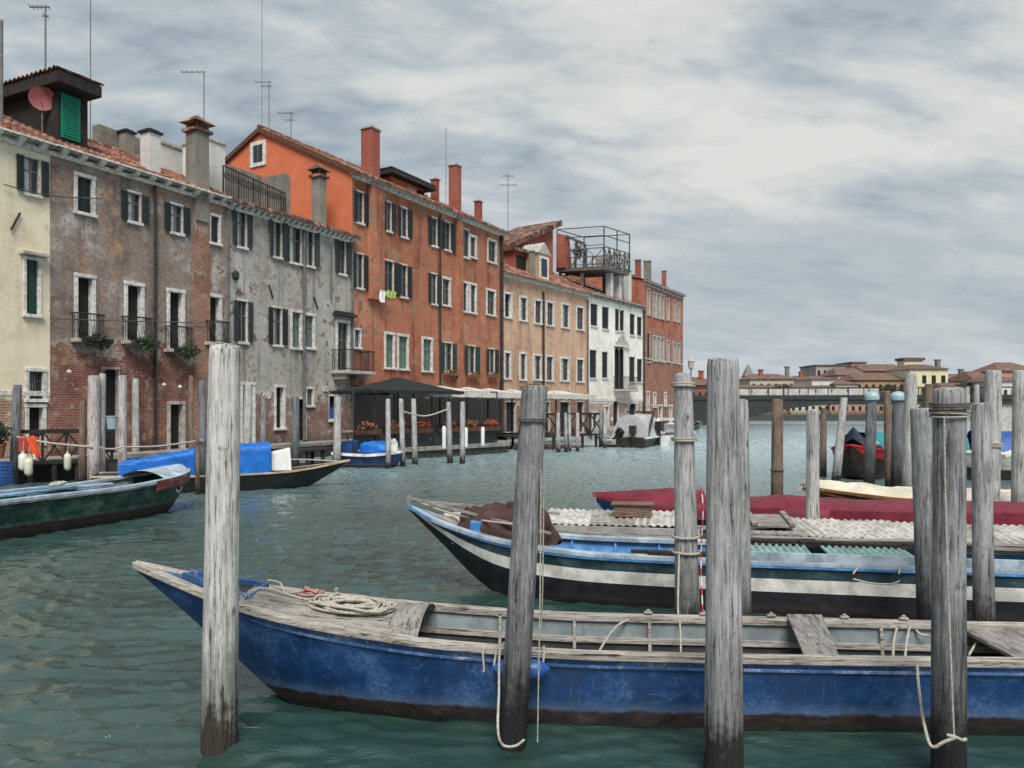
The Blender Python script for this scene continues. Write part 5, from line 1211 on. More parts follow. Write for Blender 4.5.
m=MB(); leaves(m,(0,0,0),(.20,.14,.10),70,.05,3); o=m.build('rope_tangle',M['rope'],None); o.location=B5.world((-.02,-.03,.66)); tag(o,'frayed yellowish rope tangle on the bow of the cream-covered boat','rope')

# ---- red and black boat with teal cover
PB['red']=paint('bright_red_topside',(.40,.012,.022),(.2,.1,.1),wear=.25)
B6=Boat('red_black_boat','black boat with a bright red topside and teal cover, behind the blue-capped poles',(10.35,23.6),R(52),
  [(0,.05,1.12,.02,1.0),(.3,.42,1.04,.14,.3),(.7,.70,.98,.34,.0),(1.3,.86,.92,.55,-.1),(3,.9,.85,.6,-.15),(5,.7,.9,.4,-.1)],N=40)
B6.hull([PB['red'],PB['blackbrown']],[(.30,0),(1,1)]); B6.gunwale(PB['red'],.10,.03,.06); B6.deck(PB['red'],.02,4.9,.05)
B6.cover(CL['navy'],.35,.85,.5,'spray_hood','pointed navy spray hood on the red and black boat',.0,3,-.1,1.2,'spray hood',.02,20,prof=([.3,.45,.85],[.05,.62,.4])); B6.cover(CL['teal'],.95,4.6,.5,'tarpaulin','teal tarpaulin over the red and black boat',.05,4,-.05,2.5,'tarpaulin',.03,50)
PB['pale_hull']=paint('pale_hull',(.40,.42,.36),(.2,.2,.2),wear=.3,foul=.15)
B7=Boat('pale_boat','pale low boat with blue and teal covers at the far right behind the poles',(13.6,24.6),R(-14),
  [(0,.1,.95,.04,.8),(.4,.5,.92,.2,.2),(.9,.72,.9,.4,-.05),(3,.85,.86,.6,-.12),(6,.8,.86,.55,-.12)],N=36)
B7.hull([PB['pale_hull'],PB['blackbrown']],[(.55,0),(1,1)]); B7.gunwale(PB['stripe'],.12,.03,.07); B7.deck(WB['deck'],.02,5.9,.03)
B7.cover(CL['teal'],-.6+.75,.75,.55,'tarpaulin','small teal cover on the bow of the pale boat',.05,9,-.05,2,'tarpaulin',.03,20); B7.cover(CL['blue2'],.95,4.5,.62,'tarpaulin','mid blue cover on the pale boat at the far right',.06,10,-.05,2.2,'tarpaulin',.03,40)
# white gangplank at the right edge
a=W(1003,456,15.2); b=W(1040,445,15.2); m=MB(); m.bar((0,0,0),b-a,.16,.07); m.bar((.1,.3,-.02),b-a+Vector((.1,.3,-.02)),.12,.06); o=m.build('gangplank',M['white'],bevel=.006); o.location=a; tag(o,'whitish gangplank sloping at the right edge, tied to the poles','gangplank')

# ---- green boat, left
PB['green']=paint('dark_green_hull',(.008,.045,.036),(.16,.20,.17),wear=.65,foul=.22,fcol=(.025,.016,.013),rough=.45)
B8=Boat('green_wooden_boat','dark green wooden boat with pale blue decks at the left edge, maroon bow board',(-7.40,17.6),math.atan2(13.6-17.6,-9.2+7.40),
  [(0,.03,.86,.01,.75),(.3,.34,.84,.08,.36),(.7,.60,.81,.18,.02),(1.3,.74,.76,.36,-.12),(2.6,.78,.70,.55,-.16),(4.6,.80,.70,.58,-.16),(7.5,.7,.74,.5,-.14)],N=50)
B8.hull([PB['green']],[(1,0)]); B8.inner([PB['grey_in'],PB['grey_low']],.9,7.3,.25); B8.floor(WB['deck'],.9,7.3,.26); B8.gunwale(PB['paleblue'],.16,.03,.06)
PB['fadedblue']=paint('faded_blue_deck',(.14,.27,.40),(.35,.38,.40),wear=.6)
B8.deck(PB['paleblue'],0,1.25,.16); B8.thwart(PB['fadedblue'],2.4,.66,.45); B8.thwart(PB['fadedblue'],3.7,.68,.35); B8.thwart(WB['deck_y'],4.9,.68,.4); B8.strake(WB['deck'],.06,.03,.05)
for sg in (-1,1):
    m=MB(); rows=[[],[]]
    for x in np.linspace(.06,1.55,16): rows[0].append((x,sg*(B8.at('hw',x)+.034),B8.at('zg',x)+.01)); rows[1].append((x,sg*(B8.at('hw',x)+.03-.01),B8.at('zg',x)-.19))
    m.grid(rows); m.build('bow_board',paint('maroon_board',(.16,.035,.035),(.3,.25,.22),wear=.5),B8.root)
m=MB(); m.tube([(.62,.46,.54),(.68,.50,.46),(.78,.53,.44),(.84,.54,.52)],.018,7); m.build('mooring_eye',M['stone'],B8.root)
m=MB(); m.box(5.2,5.6,.62,.92,.70,.78); m.box(5.0,5.8,.75,.86,.781,.82); m.build('oarlock_block',WB['deck_y'],B8.root,bevel=.01)
for k,(x,y,ln,mt) in enumerate(((3.2,-.25,2.6,'fadedblue'),(3.6,.15,3.0,'paleblue'),(4.1,.36,2.2,'fadedblue'))):
    m=MB(); m.box(-ln/2,ln/2,-.06,.06,0,.035); o=m.build('plank',PB[mt],bevel=.004); o.location=B8.world((x,y,.70+.01*k)); o.rotation_euler=(0,R(-1+k),B8.ang+.05*(k-1)); tag(o,('far','middle','near')[0 if k==0 else k]+' one of three blue planks laid lengthwise over the thwarts of the green boat','plank','blue planks in the green boat')
coil(B8,2.9,-.35,.16,.12,.02,4,'white rope knot on the thwart of the green boat','rope',9)
# ---- black boat with blue tarps
PB['black2']=paint('black_boat_hull',(.010,.013,.013),(.05,.05,.05),wear=.3,foul=.08,fcol=(.012,.014,.010))
PB['cream_rail']=paint('cream_rail',(.44,.34,.22),(.3,.25,.2),wear=.4)
b0=W(350,462,22.4); e0=W(118,478,20.4); ang=math.atan2(e0.y-b0.y,e0.x-b0.x)
B9=Boat('black_boat','black boat with pale rails, its bow pointing right, under bright blue tarpaulins',(b0.x,b0.y),ang,
  [(0,.03,.74,.01,.68),(.7,.25,.62,.05,.28),(1.2,.45,.55,.14,.02),(2.0,.6,.48,.35,-.1),(4,.72,.45,.5,-.12),(6.6,.65,.5,.45,-.1)],N=46)
B9.hull([PB['black2']],[(1,0)]); B9.gunwale(PB['cream_rail'],.08,.03,.05); B9.deck(PB['grey_low'],.02,6.5,.02); 
m=MB(); m.bar((0.0,0,.72),(1.25,0,.0),.06); m.build('stem_post',PB['cream_rail'],B9.root)
def boxtarp(B,x0,x1,h0,h1,label,mat,seed,w=.62):
    m=MB(); rows=[]
    zb=B.at('zg',(x0+x1)/2)
    for f in np.linspace(-1,1,41):
        r=[]
        for x in np.linspace(x0,x1,40):
            hh=h0+(h1-h0)*(x-x0)/(x1-x0); ang_=f*1.45; yy=max(-w,min(w,math.tan(ang_)*.5)); zz=zb+hh*(1-max(0,(abs(f)-.55)/.45)**1.2)
            r.append((x,yy+.02*mnoise.noise((x*3,f*4,seed)),zz+.06*mnoise.noise((x*2.5+seed,f*2,1))+.045*mnoise.noise((x*6,f*5,seed))+.02*mnoise.noise((x*15,f*9,seed))))
        rows.append(r)
    m.grid(rows)
    for q in (0,-1): 
        vs=[r[q] for r in rows]; m.add(vs,[tuple(range(len(vs)))])
    o=m.build('tarpaulin',mat,smooth=60); o.location=B.o; o.rotation_euler=(0,0,B.ang); return tag(o,label,'tarpaulin')
x270=B9.pix(270,450,y=0).x; x206=B9.pix(215,450,y=0).x; x195=B9.pix(196,450,y=0).x; x120=B9.pix(122,450,y=0).x
boxtarp(B9,x270,x206,.78,.78,'bright blue tarpaulin hung over a frame on the black boat, right of the bleached pole',CL['blue'],1); boxtarp(B9,x195,x120,.66,.34,'long bright blue tarpaulin on the black boat, behind the green boat bow',CL['blue'],2)
a=B9.pix(291,466,y=.1).x; b=B9.pix(271,466,y=.1).x; zb=B9.at('zg',a); m=MB(); m.hexa([(a,-.35,zb),(b,-.35,zb),(b,.4,zb),(a,.4,zb),(a+.03,-.22,zb+.62),(b,-.22,zb+.50),(b,.3,zb+.50),(a+.03,.3,zb+.62)]); m.build('cabin',M['white'],B9.root,bevel=.02)
m=MB(); m.box(b+.02,x270-.02,-.3,.35,zb,zb+.66); m.build('hatch',M['black'],B9.root,bevel=.02)
# ---- small blue boat at the restaurant
b0=W(402,452,29.0); e0=W(338,452,29.6); ang=math.atan2(e0.y-b0.y,e0.x-b0.x)
PB['deepblue']=paint('deep_blue_hull',(.012,.035,.12),(.2,.2,.2),wear=.2,foul=.08)
B10=Boat('small_blue_boat','small deep blue motorboat with a white rail and bright blue cover beside the restaurant',(b0.x,b0.y),ang,
  [(0,.05,.62,.02,.55),(.2,.38,.58,.2,.15),(.5,.58,.55,.36,-.02),(1.2,.70,.50,.5,-.1),(2.55,.65,.55,.5,-.1)],N=26)
B10.hull([PB['deepblue']],[(1,0)]); B10.gunwale(PB['stripe'],.10,.05,.10); B10.deck(PB['grey_low'],.02,2.5,.02)
heap(B10,1.0,.0,.75,.42,.42,CL['blue'],'bright blue cover over the small boat beside the restaurant',3,z0=.50); heap(B10,.35,.1,.22,.22,.5,CL['grey'] if False else cloth('white_bundle',(.6,.6,.58)),'white bundle at the bow of the small blue boat',4,name='bundle',z0=.52,cat='bundle')
m=MB()
for y in (-.5,.5):
    m.bar((1.75,y,.52),(1.75,y,1.25),.04); m.bar((2.45,y,.52),(2.45,y,1.2),.04); m.bar((1.75,y,1.25),(2.45,y,1.2),.04)
m.bar((1.75,-.5,1.25),(1.75,.5,1.25),.04); m.bar((2.45,-.5,1.2),(2.45,.5,1.2),.04); m.build('canopy_frame',M['iron'],B10.root)
m=MB(); m.box(1.9,2.3,-.3,.3,.5,.98); m.build('console',CL['blue2'],B10.root,bevel=.03)
# ---- boats by the end of the row
def smallboat(name,label,a,b,hull,hw=.8,zg=.6):
    ang=math.atan2(b.y-a.y,b.x-a.x); L=(b-a).length
    B=Boat(name,label,(a.x,a.y),ang,[(0,.05,zg+.15,.02,zg),(L*.12,hw*.5,zg+.1,.2,.1),(L*.25,hw*.85,zg+.05,hw*.5,-.05),(L*.5,hw,zg,hw*.7,-.1),(L,hw*.9,zg,hw*.7,-.1)],N=20)
    B.hull([hull],[(1,0)]); B.gunwale(PB['stripe'],.12,.04,.08); B.deck(PB['grey_low'],.02,L*.99,.02); return B
def outboard(B,x,y=0,s=1.0,mat='black',tilt=0):
    m=MB(); z=B.at('zg',min(x,B.L)); m.obox((x+.12,y,z+.30*s),.30*s,.22*s,.30*s,(0,tilt,0)); m.obox((x+.2,y,z-.15*s),.11*s,.08*s,.6*s,(0,tilt,0)); m.obox((x-.15,y,z+.15*s),.4*s,.06,.06,(0,tilt,0)); m.build('outboard_motor',M[mat],B.root,bevel=.05)
def bounds(a,b): pass
A=W(656,440,49); Bq=W(628,446,42.6); Bc=smallboat('canvas_covered_motorboat','motorboat under a pale grey canvas cover with a dark stern, by the white house',A,Vector((Bq.x,Bq.y,0)),PB['blackbrown'],1.1,.55)
x0=Bc.L*.35; x1=Bc.L*.96; m=MB(); rows=[]
for f in np.linspace(-1,1,15): rows.append([(x,f*1.0,Bc.at('zg',x)+1.25*(1-abs(f)**3.5)*(1 if k else .75)) for k,x in enumerate(np.linspace(x0,x1,10))])
m.grid(rows); vs=[r[-1] for r in rows]; m.add(vs,[tuple(range(len(vs)))]); o=m.build('boat_cover',CL['grey'],smooth=50); o.location=Bc.o; o.rotation_euler=(0,0,Bc.ang); tag(o,'pale grey canvas cover humped over the motorboat by the white house','boat cover')
outboard(Bc,Bc.L,.3,1.5); m=MB(); m.bar((Bc.L*.9,.95,.6),(Bc.L*.6,.8,1.95),.12); m.bar((Bc.L*.6,.8,1.95),(Bc.L*.6,-.8,1.95),.1); m.build('canopy_frame',M['iron'],Bc.root)
A=W(600,440,44); Bq=W(618,441,43); Bd=smallboat('grey_dinghy','little grey dinghy with a raised motor, left of the canvas-covered motorboat',A,Bq,PB['pale_hull'],.6,.45); outboard(Bd,Bd.L,0,1.3,'black',R(-50))
A=W(690,440,50); Bq=W(657,443,45); Be=smallboat('white_motorboat','white open motorboat with a black outboard, right of the canvas-covered motorboat',A,Bq,M['white'],.95,.6); outboard(Be,Be.L,.2,1.8); m=MB(); m.box(Be.L*.3,Be.L*.55,-.5,.5,.6,1.25); m.build('console',M['white'],Be.root,bevel=.1); m=MB(); m.bar((Be.L*.7,-.8,.6),(Be.L*.6,-.8,1.5),.16); m.bar((Be.L*.6,-.8,1.5),(Be.L*.6,.8,1.5),.16); m.bar((Be.L*.7,.8,.6),(Be.L*.6,.8,1.5),.16); m.build('roll_bar',M['white'],Be.root)

# ------------------------------------------------------------------ ropes
gR='mooring ropes on the front poles and boats'
def Wr(*l): return [W(*q) for q in l]
rope(Wr((524,645,5.45),(508,642,5.42),(500,652,5.38),(499,690,5.2),(498,730,5.0),(503,745,5.0),(515,746,5.0),(524,740,5.1)),.009,'pale rope looped from the blue boat rail down to the foot of the leaning pole',group=gR)
rope(Wr((541,470,5.15),(540,600,5.15),(538.5,680,5.15),(537.5,742,5.15)),.0045,'left one of two thin lines hanging straight down beside the leaning pole',group=gR)
rope(Wr((544,470,5.2),(542.5,590,5.25),(541,628,5.3)),.005,'shorter right one of two thin lines hanging beside the leaning pole',group=gR)
rope(Wr((485,645,5.43),(483,655,5.40),(484,670,5.38),(482.5,671,5.38)),.007,'short rope tail hanging over the blue boat rail left of the leaning pole',group=gR)
rope(Wr((597,655,5.9),(606,640,6.1),(617,626,6.3),(628,620,6.4),(632,619,6.42)),.009,'rope tied across the inside of the blue boat right of the leaning pole',group=gR)
rope(Wr((679,555,7.3),(678,610,6.6),(680,625,6.3),(681,655,6.0)),.008,'white line running down from the rope-tied pole into the blue boat',group=gR)
rope(Wr((790,620,6.3),(795,624,6.3),(806,628,6.22),(815,624,6.25),(824,630,6.2)),.009,'white rope end knotted over the top of the slanting board',group=gR)
rope(Wr((893,657,5.9),(894,640,6.1),(898,624,6.3)),.010,'white rope strap over the far rail, left one near the dark poles',group=gR)
rope(Wr((905,658,5.85),(907,640,6.0),(911,626,6.25),(920,634,6.2),(930,636,6.15)),.010,'white rope strap over the far rail, knotted right one near the dark poles',group=gR)
rope(Wr((917,661,5.35),(918,680,5.2),(922,712,4.95),(928,740,4.6),(934,747,4.55),(944,742,4.52),(955,738,4.5)),.010,'thick pale rope drooping from the boat rail to the dark rope-bound pole',group=gR)
rope(Wr((944,417,4.54),(946,520,4.55),(950,640,4.55),(954,735,4.54)),.0055,'long thin line running down the front of the dark rope-bound pole',group=gR)
rope(Wr((947,735,4.54),(955,737,4.52),(962,740,4.55),(966,739,4.56)),.010,'knot of rope low on the dark rope-bound pole',group=gR)
rope(Wr((969,655,5.9),(975,645,6.05),(981,637,6.15)),.009,'short rope near the stern board right of the dark pole',group=gR)
rope(Wr((241,601,5.9),(262,588,6.1),(300,598,6.05),(332,604,6.05)),.008,'white line along the foredeck from the bleached pole to the rope heap',group=gR)
rope(Wr((268,580,6.4),(280,583,6.3),(285,592,6.2),(300,592,6.15)),.008,'loop of white rope at the bow well of the blue boat',group=gR)
rope(Wr((415,500,10.0),(440,510,9.8),(480,520,9.4),(530,526,8.7)),.012,'pale rope slung from the striped boat bow past its brown tarpaulin',group=gR)
rope(Wr((853,579,8.1),(870,583,8.05),(890,584,8.0),(900,581,8.0)),.010,'pale grab rope drooping on the side of the striped boat',group=gR)
rope(Wr((701,486,7.4),(703,510,7.35),(701,560,7.4),(703,618,7.2)),.007,'red and white twisted rope hanging beside the rope-tied pole','rope_candy',group=gR)
for i,(a,b,lab) in enumerate((((858,561,8.3),(853,574,8.15),'left'),((895,560,8.25),(899,574,8.05),'right'))):
    rope([W(*a),W((a[0]+b[0])/2+2,(a[1]+b[1])/2,a[2]-.1),W(*b)],.010,lab+' white lashing over the rail of the striped boat above the grab rope',group=gR)
gL='ropes slung between the left bank poles'
rope([W(17,437,22.3),W(50,443,22.1),W(92,447,21.3)],.030,'pale rope slung from the slate pole to the pinkish pole at the left',group=gL); rope([W(100,447.5,21.3),W(122,447,21.8)],.025,'short pale rope between the two pinkish poles',group=gL,sag=.05); rope([W(124,447,21.8),W(160,446,21),W(203,440,20.3)],.025,'pale rope slung over the blue tarpaulin to the slate pole',group=gL); rope([W(403,411.5,29.3),W(425,416,30),W(447,409.5,30.6)],.030,'white rope sagging between poles in front of the canopy',group=gL)
rope([W(270,461,22.2),W(300,459.5,23),W(348,462,22.4)],.022,'pale rope along the black boat bow',group=gL)
# ------------------------------------------------------------------ restaurant terrace
def onT(px,Y): p=W(px,HOR,Y); return p.x
def canopy(label,c,half,zt,ze,mat,valance,leg,group='canopies over the restaurant terrace',rz=0.0):
    t=thing('canopy',label,'canopy',(c[0],c[1],.5),rz,group); m=MB()
    hx,hy=half; zt-=.5; ze-=.5
    N=11
    for k in range(4):
        cs=[(-hx,-hy),(hx,-hy),(hx,hy),(-hx,hy)]; a=cs[k]; b=cs[(k+1)%4]; rows=[]
        for i in range(N):
            f=i/(N-1)*.97+.03; rows.append([(f*(a[0]+(b[0]-a[0])*g),f*(a[1]+(b[1]-a[1])*g),zt+(ze-zt)*f-.10*math.sin(math.pi*f)*(1-.6*abs(2*g-1))) for g in np.linspace(0,1,N)])
        m.grid(rows)
    o=m.build('canvas',CL[mat],t,smooth=30)
    if valance:
        v=MB(); pts=[(-hx,-hy),(hx,-hy),(hx,hy),(-hx,hy),(-hx,-hy)]; r0=[];r1=[]
        for a,b in zip(pts[:-1],pts[1:]):
            for g in np.linspace(0,1,17): r0.append((a[0]+(b[0]-a[0])*g,a[1]+(b[1]-a[1])*g,ze+.003)); r1.append((a[0]+(b[0]-a[0])*g,a[1]+(b[1]-a[1])*g,ze-valance-.04*abs(math.sin(g*math.pi*5))))
        v.grid([r0,r1]); v.build('valance',CL[mat],t)
    p=MB(); p.tube([(0,0,0),(0,0,zt-.02)],.05,10); p.build('pole',M['iron'],t)
    r=MB()
    for a in ((-hx,-hy),(hx,-hy),(hx,hy),(-hx,hy)): r.bar((0,0,zt-.05),(a[0]*.97,a[1]*.97,ze-.03),.03)
    r.build('frame',M['iron'],t)
    return t
ta=math.atan2(e.y,e.x) if False else math.atan2((TB-TA).y,(TB-TA).x)
canopy('large dark green canopy at the left end of the restaurant terrace',W(398,HOR,34.5)[:2],(2.3,1.9),3.6,2.95,'dkgreen',.10,True,rz=ta)
for px,Y,lab,hx in ((440,37.0,'first cream-edged canopy, next to the dark green one',1.9),(467,39.5,'middle cream-edged canopy over the terrace',1.6),(488,42.0,'third cream-edged canopy, at the right end of the terrace',1.7),(512,45,'small cream canopy at the corner of the ochre house',1.5),(556,47.5,'white canopy under the ochre house, behind the leaning pole',2.2)):
    canopy(lab,W(px,HOR,Y)[:2],(hx,1.5),3.28,3.0,'creamcanvas',.26,False,rz=ta)
# glazed dark frame round the terrace
def fpt(f,inn=0.35,z=0): p=TA+(TB-TA)*f-en*inn; return Vector((p.x,p.y,z))
t=thing('terrace_screen','dark framed screen with tall posts round the restaurant terrace','screen',fpt(0,.35,.5),0); base=fpt(0,.35,.5)
m=MB(); 
for f in np.linspace(.04,.96,9): p=fpt(f,.40,.5)-base; m.bar(p,p+Vector((0,0,2.5)),.07)
m.bar(fpt(.04,.40,1.42)-base,fpt(.96,.40,1.42)-base,.05); m.bar(fpt(.04,.40,2.98)-base,fpt(.96,.40,2.98)-base,.06); m.build('frame',M['iron'],t)
for k,f in enumerate(np.linspace(.04,.96,9)[:-1]):
    g=f+.115; a=fpt(f+.008,.40,.52)-base; b=fpt(g-.008,.40,.52)-base; m=MB(); m.hexa([a,b,b+Vector((-.02,.03,0)),a+Vector((-.02,.03,0)),a+Vector((0,0,.88)),b+Vector((0,0,.88)),b+Vector((-.02,.03,.88)),a+Vector((-.02,.03,.88))]); m.build('panel',plain('dark_teal_panel',(.022,.030,.030),.4,.3,5) if k==0 else bpy.data.materials['dark_teal_panel'],t)
def world_box(px,Y,z,w,label,seed,rz,flower,n=170,group='flower boxes along the terrace rail'):
    p=W(px,HOR,Y); t=thing('flower_box',label,'flower box',(p.x,p.y,z),rz,group)
    b=MB(); b.hexa([(-w/2,-.1,0),(w/2,-.1,0),(w/2,.1,0),(-w/2,.1,0),(-w/2,-.13,.2),(w/2,-.13,.2),(w/2,.13,.2),(-w/2,.13,.2)]); b.build('trough',M['rust'],t)
    l=MB(); leaves(l,(0,0,.30),(w/2,.2,.2),n,.07,seed); l.build('foliage',M['leaf_dark'],t)
    f=MB(); leaves(f,(0,-.02,.36),(w/2,.2,.22),n,.06,seed+3); f.build('blossom',M[flower],t)
for i,(f,fl_,w,lab) in enumerate(((.10,'flower_orange',1.3,'pale red flowers at the left end of the terrace rail, under the dark canopy'),(.27,'flower_orange',1.2,'pale red flowers left of the third canopy pole'),(.42,'flower',1.1,'red flowers in the middle of the terrace rail'),(.60,'flower',1.2,'red flowers left of the pair of poles'),(.74,'flower_orange',1.2,'orange-red flowers right of the pair of poles'),(.89,'flower',1.2,'red flowers at the right end of the terrace rail'))):
    p=fpt(f,.2); world_box(512+p.x/p.y*FPX,p.y,1.12,w,lab,80+i,ta,fl_)
# white fender posts and bits on the terrace edge
for i,(px,Y,h,lab) in enumerate(((443.5,32.6,.95,'short thick white bollard on the terrace edge left of the pole pair'),(465.5,33.8,.85,'short white bollard right of the pole pair'),(482.5,34.9,.85,'short white bollard at the right end of the terrace'))):
    p=W(px,HOR,Y); m=MB(); m.tube([(0,0,0),(0,0,h*.9),(0,0,h)],[.085,.085,.05],12); o=m.build('bollard',M['white'],smooth=40); o.location=(p.x,p.y+.25,.5); tag(o,lab,'bollard','short white bollards on the terrace edge')
# dining tables in the shade
for i in range(5):
    f=(.15,.33,.5,.68,.85)[i]; p=fpt(f,1.6,.5); t=thing('dining_table','small dark dining table in the shade of the restaurant terrace','table',p,ta,'dining tables on the terrace')
    m=MB(); m.box(-.4,.4,-.4,.4,.70,.74); m.build('tabletop',M['stone_dirty'],t); m=MB(); m.tube([(0,0,0),(0,0,.70)],.04,8); m.tube([(0,0,0),(0,0,.03)],.25,12); m.build('leg',M['iron'],t)
# ------------------------------------------------------------------ left bank odds and ends
# dark wooden jetty below the cream and brown houses
def jetty(name,label,a,b,wd,z,posts,rail=0,mat='darkwood',braces=True):
    d=(b-a); L=d.length; ang=math.atan2(d.y,d.x); t=thing(name,label,'jetty',(a.x,a.y,0),ang)
    m=MB(); n=int(wd/.16)
    for i in range(n): m.box(0,L,i*.16,i*.16+.15,z-.06,z)
    m.build('deck',WM[mat],t)
    for i in range(posts):
        x=L*(i+.5)/posts
        for y in (.1,wd-.1):
            m=MB(); m.tube([(x,y,-.9),(x,y,z-.065)],.08,9); m.build('post',WM[mat],t)
    if rail:
        m=MB(); m.bar((0,0.05,z+rail),(L,.05,z+rail),.09,.12)
        for i in range(posts+1): x=L*i/posts; m.bar((x,.05,z),(x,.05,z+rail),.08)
        if braces:
            for i in range(posts): m.bar((L*i/posts,.05,z),(L*(i+1)/posts,.05,z+rail),.05); m.bar((L*(i+1)/posts,.05,z),(L*i/posts,.05,z+rail),.05)
        m.build('railing',WM[mat],t)
    return t
a=W(18,HOR,22.6); b=W(112,HOR,24.0); jetty('wooden_jetty','dark wooden jetty with a rail below the cream and brown houses',Vector((a.x,a.y,0)),Vector((b.x,b.y,0)),1.6,.62,4,.92)
a=W(302,HOR,28.8); b=W(346,HOR,31.5); jetty('wooden_jetty','grey landing stage in front of the grey house beside the small blue boat',Vector((a.x,a.y,0)),Vector((b.x,b.y,0)),1.4,.62,3,0)
a=W(532,HOR,39.2); b=W(604,HOR,43.6); jetty('wooden_jetty','dark landing stage with a crossed lattice rail under the ochre house',Vector((a.x,a.y,0)),Vector((b.x,b.y,0)),5.5,.72,5,1.15)
# orange jacket, fenders, bucket, plant, basket
t=thing('jacket','orange-red life jacket hung on the jetty rail at the far left','life jacket',W(30,447,22.2),R(10))
m=MB(); rows=[]
for j in range(13):
    f=j/12; rows.append([((k/12-.5)*(.40-.12*f)+.16*f,-.05+.05*math.sin(k*1.1+f*2)+.03*math.cos(k*.5),.32-.62*f+.03*math.sin(k*.9)) for k in range(13)])
m.grid(rows); m.build('front_panel',cloth('orange_fabric',(.62,.10,.035),.7,.2,1.5),t,smooth=60)
m=MB(); rows=[[(-.30+.28*k/8,.0+.02*math.sin(k),.26-.40*f+.02*math.sin(k+j)) for k in range(9)] for j,f in enumerate(np.linspace(0,1,9))]; m.grid(rows); m.build('back_panel',cloth('faded_red_fabric',(.35,.05,.04)),t,smooth=60)
m=MB(); rows=[[(.02+.16*k/6,-.06,-.20-.14*f) for k in range(7)] for f in np.linspace(0,1,4)]; m.grid(rows); m.build('reflective_band',M['white'],t)
def hfender(px,py,Y,r,h,label,c=(.62,.60,.50)):
    t=thing('fender',label,'fender',W(px,py,Y),0,'fenders hung on the left bank'); mt=bpy.data.materials.get('cream_fender') or plain('cream_fender',c,.45,.2,8)
    m=MB(); m.lathe((0,0,-h/2),[(.02,0),(r*.7,.03),(r,.12*h+.03),(r,h*.85),(r*.7,h*.96),(.03,h),(.03,h+.06)],14); m.build('body',mt,t,smooth=40); m=MB(); m.tube([(0,0,h/2+.03),(0.02,0,h/2+.35)],.012,6); m.build('lanyard',M['rope'],t)
hfender(23,462,22.0,.12,.50,'fat cream fender below the orange jacket, left of two'); hfender(28.5,467,21.9,.11,.5,'pale fender below the orange jacket, right of two'); hfender(67.5,462,22.6,.095,.50,'slim white fender hanging alone from the rope')
t=thing('bucket','pale blue plastic bucket on the jetty rail in front of the arched door','bucket',W(112,429,23.4)); m=MB(); m.lathe((0,0,0),[(.13,0),(.16,.36),(.175,.37),(.175,.40),(.15,.40)],18); m.build('body',plain('pale_blue_plastic',(.33,.43,.47),.4,.1),t,smooth=40); m=MB(); m.tube([(math.cos(a_)*.17,.0,.40+math.sin(a_)*-.16) for a_ in np.linspace(0,math.pi,12)],.008,6); m.build('handle',M['iron'],t)
t=thing('potted_plant','bushy green plant in a pot at the far left edge','plant',W(-3,446,22.0)); m=MB(); m.lathe((0,0,-.35),[(.16,0),(.22,.35),(.24,.36),(.24,.40),(.20,.40)],16); m.build('pot',M['terracotta'],t,smooth=40); m=MB(); leaves(m,(0,0,.35),(.42,.35,.40),520,.06,9); m.build('foliage',M['leaf_dark'],t)
t=thing('crate','blue and white woven crate at the left edge on the green boat','crate',W(-7,476,16.6)); 
m=MB()
for z in np.linspace(-.2,.26,7):
    for y in (-.22,.22): m.box(-.3,.3,y-.012,y+.012,z,z+.045)
    for x in (-.3,.3): m.box(x-.012,x+.012,-.208,.208,z,z+.045)
for x in np.linspace(-.27,.27,6):
    for y in (-.236,.236): m.box(x-.025,x+.025,y-.002,y+.002,-.2,.3)
m.build('slat_panel',plain('blue_plastic',(.03,.10,.30),.5,.3,8),t); m=MB()
for x in np.linspace(-.22,.22,5):
    for y in (-.242,.242): m.box(x-.02,x+.02,y-.002,y+.002,-.2,.3)
m.build('weave',M['white'],t)
# wall notices, lamp and small fittings on the grey and brown houses
p=HG.world(HG.loc(332,414)); t=thing('notice_board','small blue notice with a white lower edge fixed to the grey house','notice',p,math.atan2(HG.d.y,HG.d.x)); m=MB(); m.box(-.22,.22,-.07,-.02,-.22,.32); m.build('blue_panel',plain('blue_enamel',(.03,.08,.30),.4),t); m=MB(); m.box(-.2,.2,-.065,-.022,-.34,-.222); m.build('white_panel',M['white'],t)
for (px,py) in ((266,396),(325,389)):
    p=HG.world(HG.loc(px,py)); m=MB()
    for sx in (-.10,.12):
        m.tube([(sx+math.cos(a_)*.06,-.03,math.sin(a_)*.12) for a_ in np.linspace(0,6.283,16)],.022,5)
    o=m.build('ring_mark',M['stone']); o.location=p; o.rotation_euler=(0,0,math.atan2(HG.d.y,HG.d.x)); tag(o,'white painted ring marks on the grey house '+('left of its narrow window' if px<300 else 'above the blue notice'),'marking')
for i,(px,py,lab) in enumerate(((176,386,'round pale lamp on the brown house above its low door'),(160,384,'small pale lamp on the brown house just right of the downpipe'),(65,371,'pale broken lamp on the brick near the cream house'))):
    p=HB.world(HB.loc(px,py)); t=thing('wall_lamp',lab,'lamp',p,math.atan2(HB.d.y,HB.d.x),'lamps on the brown house'); m=MB(); m.lathe((0,-.22,-.12),[(.02,0),(.06,.03),(.08,.08),(.06,.13),(.02,.16)],14); m.build('globe',M['stone'],t,smooth=40); m=MB(); m.tube([(0,0,.16),(0,-.22,.16)],.02,6); m.build('bracket',M['iron'],t)
